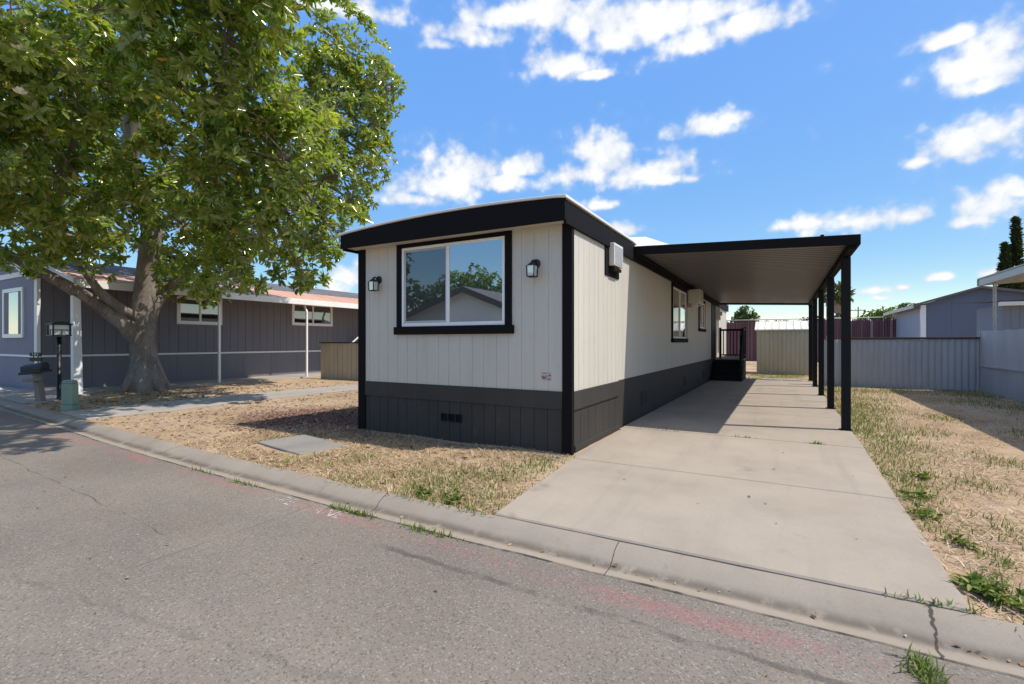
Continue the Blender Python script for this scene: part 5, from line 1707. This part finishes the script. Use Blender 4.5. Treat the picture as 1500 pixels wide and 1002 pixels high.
o = blades('dry_grass', straw, 0.05, 0.14, 0.0062, (1.2, 1.56), 'straw', tn)
finish(o, 'short dry straw-coloured grass over the yards', 'grass', kind='stuff')

# green weeds: along edges and in patches
weed_spots = [(-4.05, 3.46, .22), (-3.75, 3.5, .25), (-3.17, 3.55, .22), (-2.95, 3.52, .22), (-2.7, 3.52, .30), (-2.42, 3.5, .28), (-2.25, 3.62, .22), (-3.2, 4.06, .3), (-2.97, 4.4, .3), (-2.64, 4.3, .3), (-2.5, 4.8, .3), (-3.6, 4.2, .35), (-2.5, 5.2, .25), (-4.6, 4.3, .25), (-5.2, 3.75, .25), (-6.7, 4.6, .12), (-3.0, 3.8, .3),
              (1.05, 3.72, .14), (1.12, 3.95, .12), (1.05, 4.9, .16), (1.05, 5.5, .2), (1.15, 6.2, .25), (1.12, 6.8, .3), (1.3, 7.4, .3), (1.15, 8.2, .35), (1.5, 8.6, .35), (1.2, 9.2, .35), (1.35, 10.3, .4), (1.2, 11.5, .45), (1.6, 12.5, .5), (1.3, 13.8, .5), (1.9, 15, .6), (1.4, 16.5, .6), (2.2, 17.5, .7), (1.6, 18.6, .6), (3.0, 18.7, .7), (4.3, 18.5, .8), (4.7, 17.5, .6), (1.25, 4.35, .12), (1.0, 7.6, .2), (1.05, 9.8, .3), (1.08, 10.8, .3), (1.05, 12, .35), (1.1, 13, .35), (1.1, 14.6, .4), (1.1, 17.5, .4), (1.0, 5.9, .12), (1.02, 6.5, .15), (1.4, 9.6, .4), (1.5, 11.2, .4), (1.7, 13.4, .5), (1.5, 5.1, .15), (1.75, 6.6, .2), (2.3, 8.0, .25), (2.0, 10.0, .3), (2.6, 12.0, .35), (3.5, 10.5, .4),
              (4.6, 12, .6), (4.7, 14.5, .7), (4.0, 15.5, .6), (4.8, 9.5, .5), (-0.9, 21.2, .5), (-0.5, 22.4, .6), (0.2, 23.0, .6), (0.0, 24.3, .5), (0.7, 24.2, .4), (-1.0, 23.8, .5)]
wp = []
rr = random.Random(31)
for (x, y, r_) in weed_spots:
    for k in range(int(1350 * r_ ** 1.4)):
        xx, yy = x + rr.gauss(0, r_ * 0.6), y + rr.gauss(0, r_ * 1.0)
        if in_solid(xx, yy) and not (y < 3.6 and xx < -2.2):
            continue
        if yy < 3.36 + bend(xx):
            continue
        wp.append((xx, yy, yard_z(xx, yy)))
# tufts in the joints of gutter and slabs
for (x, y, z, n_, sx_, sy_) in ((-4.95, 3.05, -0.062, 45, .16, .012), (-3.50, 3.02, -0.062, 60, .07, .012), (-3.23, 3.01, -0.062, 90, .09, .014), (-2.53, 3.0, -0.062, 60, .10, .02), (-2.3, 2.99, -0.062, 40, .12, .01), (0.56, 2.82, -0.062, 160, .03, .07), (0.4, 8.01, 0.0, 70, .05, .01), (-0.55, 8.02, 0.0, 40, .1, .01), (-1.7, 8.02, 0.0, 30, .2, .008), (0.72, 3.45, 0.0, 50, .1, .01), (-5.9, 3.10, -0.062, 30, .2, .01)):
    for k in range(n_):
        wp.append((x + rr.gauss(0, sx_), y + rr.gauss(0, sy_), z))
o = blades('weeds', wp, 0.03, 0.085, 0.009, (0.15, 1.15), 'weed', np.clip(rng.beta(1.8, 2.0, len(wp)), 0, 1))
finish(o, 'green weeds in tufts along kerb, driveway and slab joints', 'weeds', kind='stuff')

# broad-leaved weed clumps beside the driveway
bp_, ba_ = [], []
for (x, y, r_, n_) in ((1.02, 3.80, .11, 26), (1.10, 3.62, .08, 14), (1.03, 5.15, .08, 12), (1.08, 5.75, .09, 14), (1.1, 4.55, .05, 7), (1.3, 6.6, .08, 10), (-2.62, 3.56, .10, 14), (-3.0, 3.58, .08, 10)):
    for k in range(n_):
        xx, yy = x + rr.gauss(0, r_ * .6), y + rr.gauss(0, r_ * .6)
        bp_.append((xx, yy, yard_z(xx, yy) + rr.uniform(0.005, 0.05)))
        ba_.append((rr.gauss(0, .3), rr.gauss(0, .3), 1))
ba_ = np.array(ba_)
ba_ /= np.linalg.norm(ba_, axis=1, keepdims=True)
o = leaf_cluster_mesh('broadleaf_weeds', bp_, ba_, np.full(len(bp_), 0.055), 7, 0.2, 'weed', None, spread=(0.4, 0.95), droop=0.2)
finish(o, 'low broad-leaved green weeds beside the driveway edge', 'weeds', kind='stuff')

# fallen leaves under the magnolia, a few blown over yard, gutter and road; bark chips
def flakes(name, pts, smin, smax, mat, label, cat):
    p = np.asarray(pts, float)
    n = len(p)
    an = rng.uniform(0, 2 * math.pi, n)
    s_ = rng.uniform(smin, smax, n)
    tl = rng.uniform(-0.35, 0.35, n) * s_
    dx, dy = np.cos(an) * s_, np.sin(an) * s_
    wx, wy = -dy * .36, dx * .36
    a0 = np.stack([p[:, 0] - dx * .5, p[:, 1] - dy * .5, p[:, 2] + 0.004 + np.abs(tl) * .2], 1)
    a1 = np.stack([p[:, 0] + wx * .7, p[:, 1] + wy * .7, p[:, 2] + 0.004 + np.abs(tl) * .7], 1)
    a2 = np.stack([p[:, 0] + dx * .5, p[:, 1] + dy * .5, p[:, 2] + 0.004 + np.abs(tl)], 1)
    a3 = np.stack([p[:, 0] - wx * .7, p[:, 1] - wy * .7, p[:, 2] + 0.004], 1)
    V = np.stack([a0, a1, a2, a3], 1).reshape(-1, 3)
    k = np.arange(n) * 4
    o_ = fast_mesh(name, V, np.stack([k, k + 1, k + 2, k + 3], 1), None, np.repeat(rng.random(n), 4), mat)
    return finish(o_, label, cat, kind='stuff')
lf = []
rr = random.Random(77)
for k in range(5200):
    x, y = rr.gauss(-15.2, 2.2), rr.gauss(6.6, 1.9)
    if y < 3.5 + bend(x) or (x < -17.1 and y > 5.5) or x < -18.9:
        continue
    if -12.9 < x < -11.3 and rr.random() < 0.8:
        continue
    if rr.random() < 0.55 + 0.9 * nz(x, y, 1.3, 8):
        lf.append((x, y, yard_z(x, y) + (0.03 if -12.9 < x < -11.3 else 0)))
for k in range(4200):
    x, y = rr.uniform(-15, -2.5), rr.uniform(3.6, 12)
    if not in_solid(x, y) and y > 3.45 + bend(x):
        lf.append((x, y, yard_z(x, y)))
flakes('leaf_litter', lf, 0.02, 0.11, 'litter', 'brown fallen magnolia leaves under the tree', 'fallen leaves')
lf = []
for k in range(70):
    x = rr.uniform(-10, 1.5)
    lf.append((x, 3.14 + bend(x) + rr.gauss(0, .03), -0.066))
for k in range(60):
    x, y = rr.uniform(-9, 2), rr.uniform(0.5, 2.9)
    lf.append((x, y, -0.038 - 0.022 * max(0, (y - 1.2) / 1.8)))
for k in range(16):
    x, y = rr.uniform(-2, .8), rr.uniform(3.6, 8)
    lf.append((x, y, 0.017))
flakes('road_litter', lf, 0.015, 0.05, 'litter', 'small dry leaf scraps in the gutter and on the road', 'fallen leaves')
ch = []
for k in range(9000):
    x, y = rr.gauss(-7.4, 1.0), rr.gauss(6.3, 0.9)
    if x > -6.2 and y > 5.72:
        continue
    if not in_solid(x, y) and y > 3.9 and math.hypot((x + 7.4) * .42, (y - 6.4) * .55) < 1.0:
        ch.append((x, y, yard_z(x, y)))
flakes('bark_mulch', ch, 0.02, 0.06, 'chip', 'reddish bark chips in the bed beside the mobile home', 'mulch')
gv = []
for k in range(1500):
    x, y = rr.uniform(-6.1, -2.4), rr.gauss(5.55, 0.12)
    if y < 5.72:
        gv.append((x, y, yard_z(x, y)))
M['stone'] = leafmat('grey_pebble', [(0, (0.12, 0.115, 0.11)), (1, (0.34, 0.32, 0.30))], 0.85, None, 0.0, 0.1)
flakes('gravel', gv, 0.02, 0.045, 'stone', 'loose grey gravel along the foot of the front wall', 'gravel')

# ------------------------------------------------------------------ sky, sun
SUN_AZ, SUN_EL = 13.4, 56.0
sun_d = bpy.data.lights.new('sun', 'SUN')
sun_d.energy = 3.8
sun_d.angle = R(0.53)
sun_d.color = (1.0, 0.945, 0.865)
sun = bpy.data.objects.new('sun', sun_d)
COL.objects.link(sun)
sv = Vector((math.cos(R(SUN_AZ)) * math.cos(R(SUN_EL)), math.sin(R(SUN_AZ)) * math.cos(R(SUN_EL)), math.sin(R(SUN_EL))))
sun.rotation_euler = sv.to_track_quat('Z', 'Y').to_euler()
sun.location = (20, 10, 30)

SKY_B = 5.35
wd = bpy.data.worlds.new('World')
SC.world = wd
wd.use_nodes = True
nt = wd.node_tree
n = N(nt)
bg = nt.nodes['Background']
sky = n.add('ShaderNodeTexSky', sky_type='NISHITA')
sky.sun_disc = False
sky.sun_elevation = R(SUN_EL)
sky.sun_rotation = R(90 - SUN_AZ)
sky.air_density = 1.0
sky.dust_density = 0.85
sky.ozone_density = 1.6
# clear dry-air blue: even out the brightness toward the zenith and deepen the hue
sep = n.add('ShaderNodeSeparateColor')
n.link(sky.outputs[0], sep.inputs[0])
bl_ = n.math('MAXIMUM', sep.outputs[2], 0.01)
rr_b = n.math('POWER', n.math('DIVIDE', sep.outputs[0], bl_), 1.62)
gg_b = n.math('POWER', n.math('DIVIDE', sep.outputs[1], bl_), 1.44)
bb_ = n.math('MULTIPLY', n.math('POWER', bl_, 0.10), SKY_B)
hs = n.add('ShaderNodeCombineColor')
n.link(n.math('MULTIPLY', rr_b, bb_), hs.inputs[0])
n.link(n.math('MULTIPLY', gg_b, bb_), hs.inputs[1])
n.link(bb_, hs.inputs[2])
dirv = n.add('ShaderNodeTexCoord').outputs['Generated']
nd_ = n.add('ShaderNodeVectorMath', operation='NORMALIZE')
n.link(dirv, nd_.inputs[0])
dv = nd_.outputs[0]
# clouds: azimuth (degrees to the right of straight-ahead street view), elevation, half width, half height
CLOUDS = [(4.1, 34.2, 5.7, 1.94), (10.4, 33.5, 6.2, 2.78), (16.6, 32.3, 5.7, 2.78), (12.0, 31.4, 4.0, 1.74), (20.2, 30.1, 4.0, 1.6), (26.1, 30.4, 4.5, 1.63), (23.7, 32.2, 3.5, 0.96), (8.9, 35.8, 7.7, 1.32), (-5.7, 32.4, 3.7, 1.27), (-2.4, 33.9, 4.0, 1.4), (-8.1, 31.4, 1.7, 0.7), (6.1, 29.6, 4.1, 1.47), (9.7, 28.7, 1.9, 0.62), (-18.1, 33.3, 4.9, 1.08), (-21.7, 33.1, 2.4, 0.95), (-4.9, 19.8, 5.3, 2.51), (-8.9, 17.5, 5.3, 2.05), (-11.6, 16.1, 3.7, 1.03), (0.8, 19.9, 3.2, 1.58), (-1.6, 18.2, 4.2, 1.32), (10.4, 20.6, 4.4, 2.8), (8.1, 19.0, 4.1, 1.8), (14.7, 18.4, 3.6, 1.7), (18.8, 19.2, 2.5, 1.92), (17.0, 17.8, 4.2, 0.78), (21.7, 22.4, 3.4, 1.42), (23.7, 22.7, 1.9, 0.89), (44.8, 22.2, 3.0, 2.37), (42.0, 24.9, 2.0, 0.7), (46.0, 23.4, 1.8, 2.0), (44.4, 20.8, 2.1, 0.91), (42.7, 16.6, 3.2, 1.87), (45.2, 17.0, 2.5, 1.83), (40.2, 15.9, 1.4, 0.69), (45.0, 11.3, 2.4, 1.77), (46.6, 12.1, 1.5, 1.07), (43.5, 10.2, 1.9, 0.8), (31.4, 11.8, 3.2, 0.93), (35.3, 11.4, 5.0, 1.27), (39.2, 11.3, 2.0, 0.91), (41.9, 5.7, 1.1, 0.48), (37.2, 4.9, 1.2, 0.58), (39.2, 5.0, 0.7, 0.35), (37.5, 4.1, 0.9, 0.35), (45.0, 5.7, 1.2, 0.63), (-18.9, 7.3, 2.0, 1.51), (-20.2, 5.7, 1.6, 1.51), (-16.6, 8.9, 2.2, 0.91), (10.4, 15.6, 1.8, 0.67), (13.2, 12.8, 1.8, 0.9), (49.7, 16.4, 2.3, 1.94), (50.3, 8.8, 2.6, 1.52), (-26.4, 34.5, 7.5, 1.98), (-49.7, 12.9, 4.0, 3.0)]
CLOUDS += [(75, 26, 12, 5), (110, 42, 18, 9), (160, 36, 18, 9), (-80, 34, 12, 5), (-105, 52, 14, 8), (40, 66, 20, 12), (120, 66, 24, 14), (-140, 72, 24, 13), (-150, 38, 10, 5), (-40, 62, 14, 8), (140, 14, 14, 4), (95, 10, 8, 2.5)]  # unseen clouds behind and overhead, added to whiten and lift the fill light
SRT = 29.4
nz1 = n.noise(dv, 15, 8, 0.6, 0.0)
nz2 = n.noise(n.mapping(dv, loc=(3.7, 1.1, 5.2), scale=(1, 1, 1)), 40, 6, 0.6, 0.0)
vor = n.add('ShaderNodeTexVoronoi', feature='SMOOTH_F1')
vor.inputs['Scale'].default_value = 26
vor.inputs['Smoothness'].default_value = 0.6
vor.inputs['Detail'].default_value = 2.0
n.link(dv, vor.inputs['Vector'])
puff = n.math('SUBTRACT', 0.78, vor.outputs['Distance'])
disp = n.math('ADD', n.math('MULTIPLY', n.math('SUBTRACT', nz1, 0.5), 1.7), n.math('MULTIPLY', n.math('SUBTRACT', nz2, 0.5), 0.65))
disp = n.math('ADD', disp, n.math('MULTIPLY', puff, 1.1))
field = None
for az, el, w_, h_ in CLOUDS:
    # straight ahead of the view is SRT degrees left of +y; az counts to the right
    th = R(90 + SRT - az)
    e = R(el)
    cdir = Vector((math.cos(th) * math.cos(e), math.sin(th) * math.cos(e), math.sin(e)))
    rdir = Vector((math.sin(th), -math.cos(th), 0))
    udir = rdir.cross(cdir)
    def dot(vec):
        q_ = n.add('ShaderNodeVectorMath', operation='DOT_PRODUCT')
        n.link(dv, q_.inputs[0])
        q_.inputs[1].default_value = vec
        return q_.outputs['Value']
    a_ = dot(tuple(rdir / math.tan(R(w_))))
    b_ = dot(tuple(udir / math.tan(R(h_))))
    b_ = n.math('MAXIMUM', b_, n.math('MULTIPLY', b_, -1.55))   # flatter undersides
    d2 = n.math('SQRT', n.math('ADD', n.math('MULTIPLY', a_, a_), n.math('MULTIPLY', b_, b_)))
    fcl = n.math('SUBTRACT', 1.0, d2)
    front = n.math('GREATER_THAN', dot(tuple(cdir)), 0.2)
    fcl = n.math('SUBTRACT', n.math('MULTIPLY', n.math('ADD', fcl, 4.0), front), 4.0)
    field = fcl if field is None else n.math('MAXIMUM', field, fcl)
den = n.math('ADD', field, disp)
alpha = n.smooth(den, -0.46, 0.55)
# thin veil round the clouds
veil = n.math('MULTIPLY', n.smooth(n.math('ADD', field, n.math('MULTIPLY', disp, 1.3)), -0.9, 0.6), 0.14)
alpha = n.math('MAXIMUM', n.math('MULTIPLY', alpha, 0.97), veil)
core = n.smooth(n.math('ADD', n.math('MULTIPLY', den, 0.5), n.math('MULTIPLY', n.math('SUBTRACT', nz1, 0.5), 2.4)), -0.25, 0.55)
ccol = n.mix(core, (5.0, 5.4, 6.05), (6.75, 6.8, 6.85))
skc = n.mix(alpha, hs.outputs[0], ccol)
n.link(skc, bg.inputs['Color'])
bg.inputs['Strength'].default_value = 0.12

SC.view_settings.view_transform = 'Standard'
SC.view_settings.look = 'None'
SC.view_settings.exposure = 0.35
SC.view_settings.gamma = 1.0
SC.view_settings.use_curve_mapping = False
SC.cycles.use_denoising = True
SC.cycles.max_bounces = 8
SC.cycles.diffuse_bounces = 4
SC.cycles.glossy_bounces = 4
SC.cycles.transparent_max_bounces = 8
SC.cycles.sample_clamp_indirect = 8
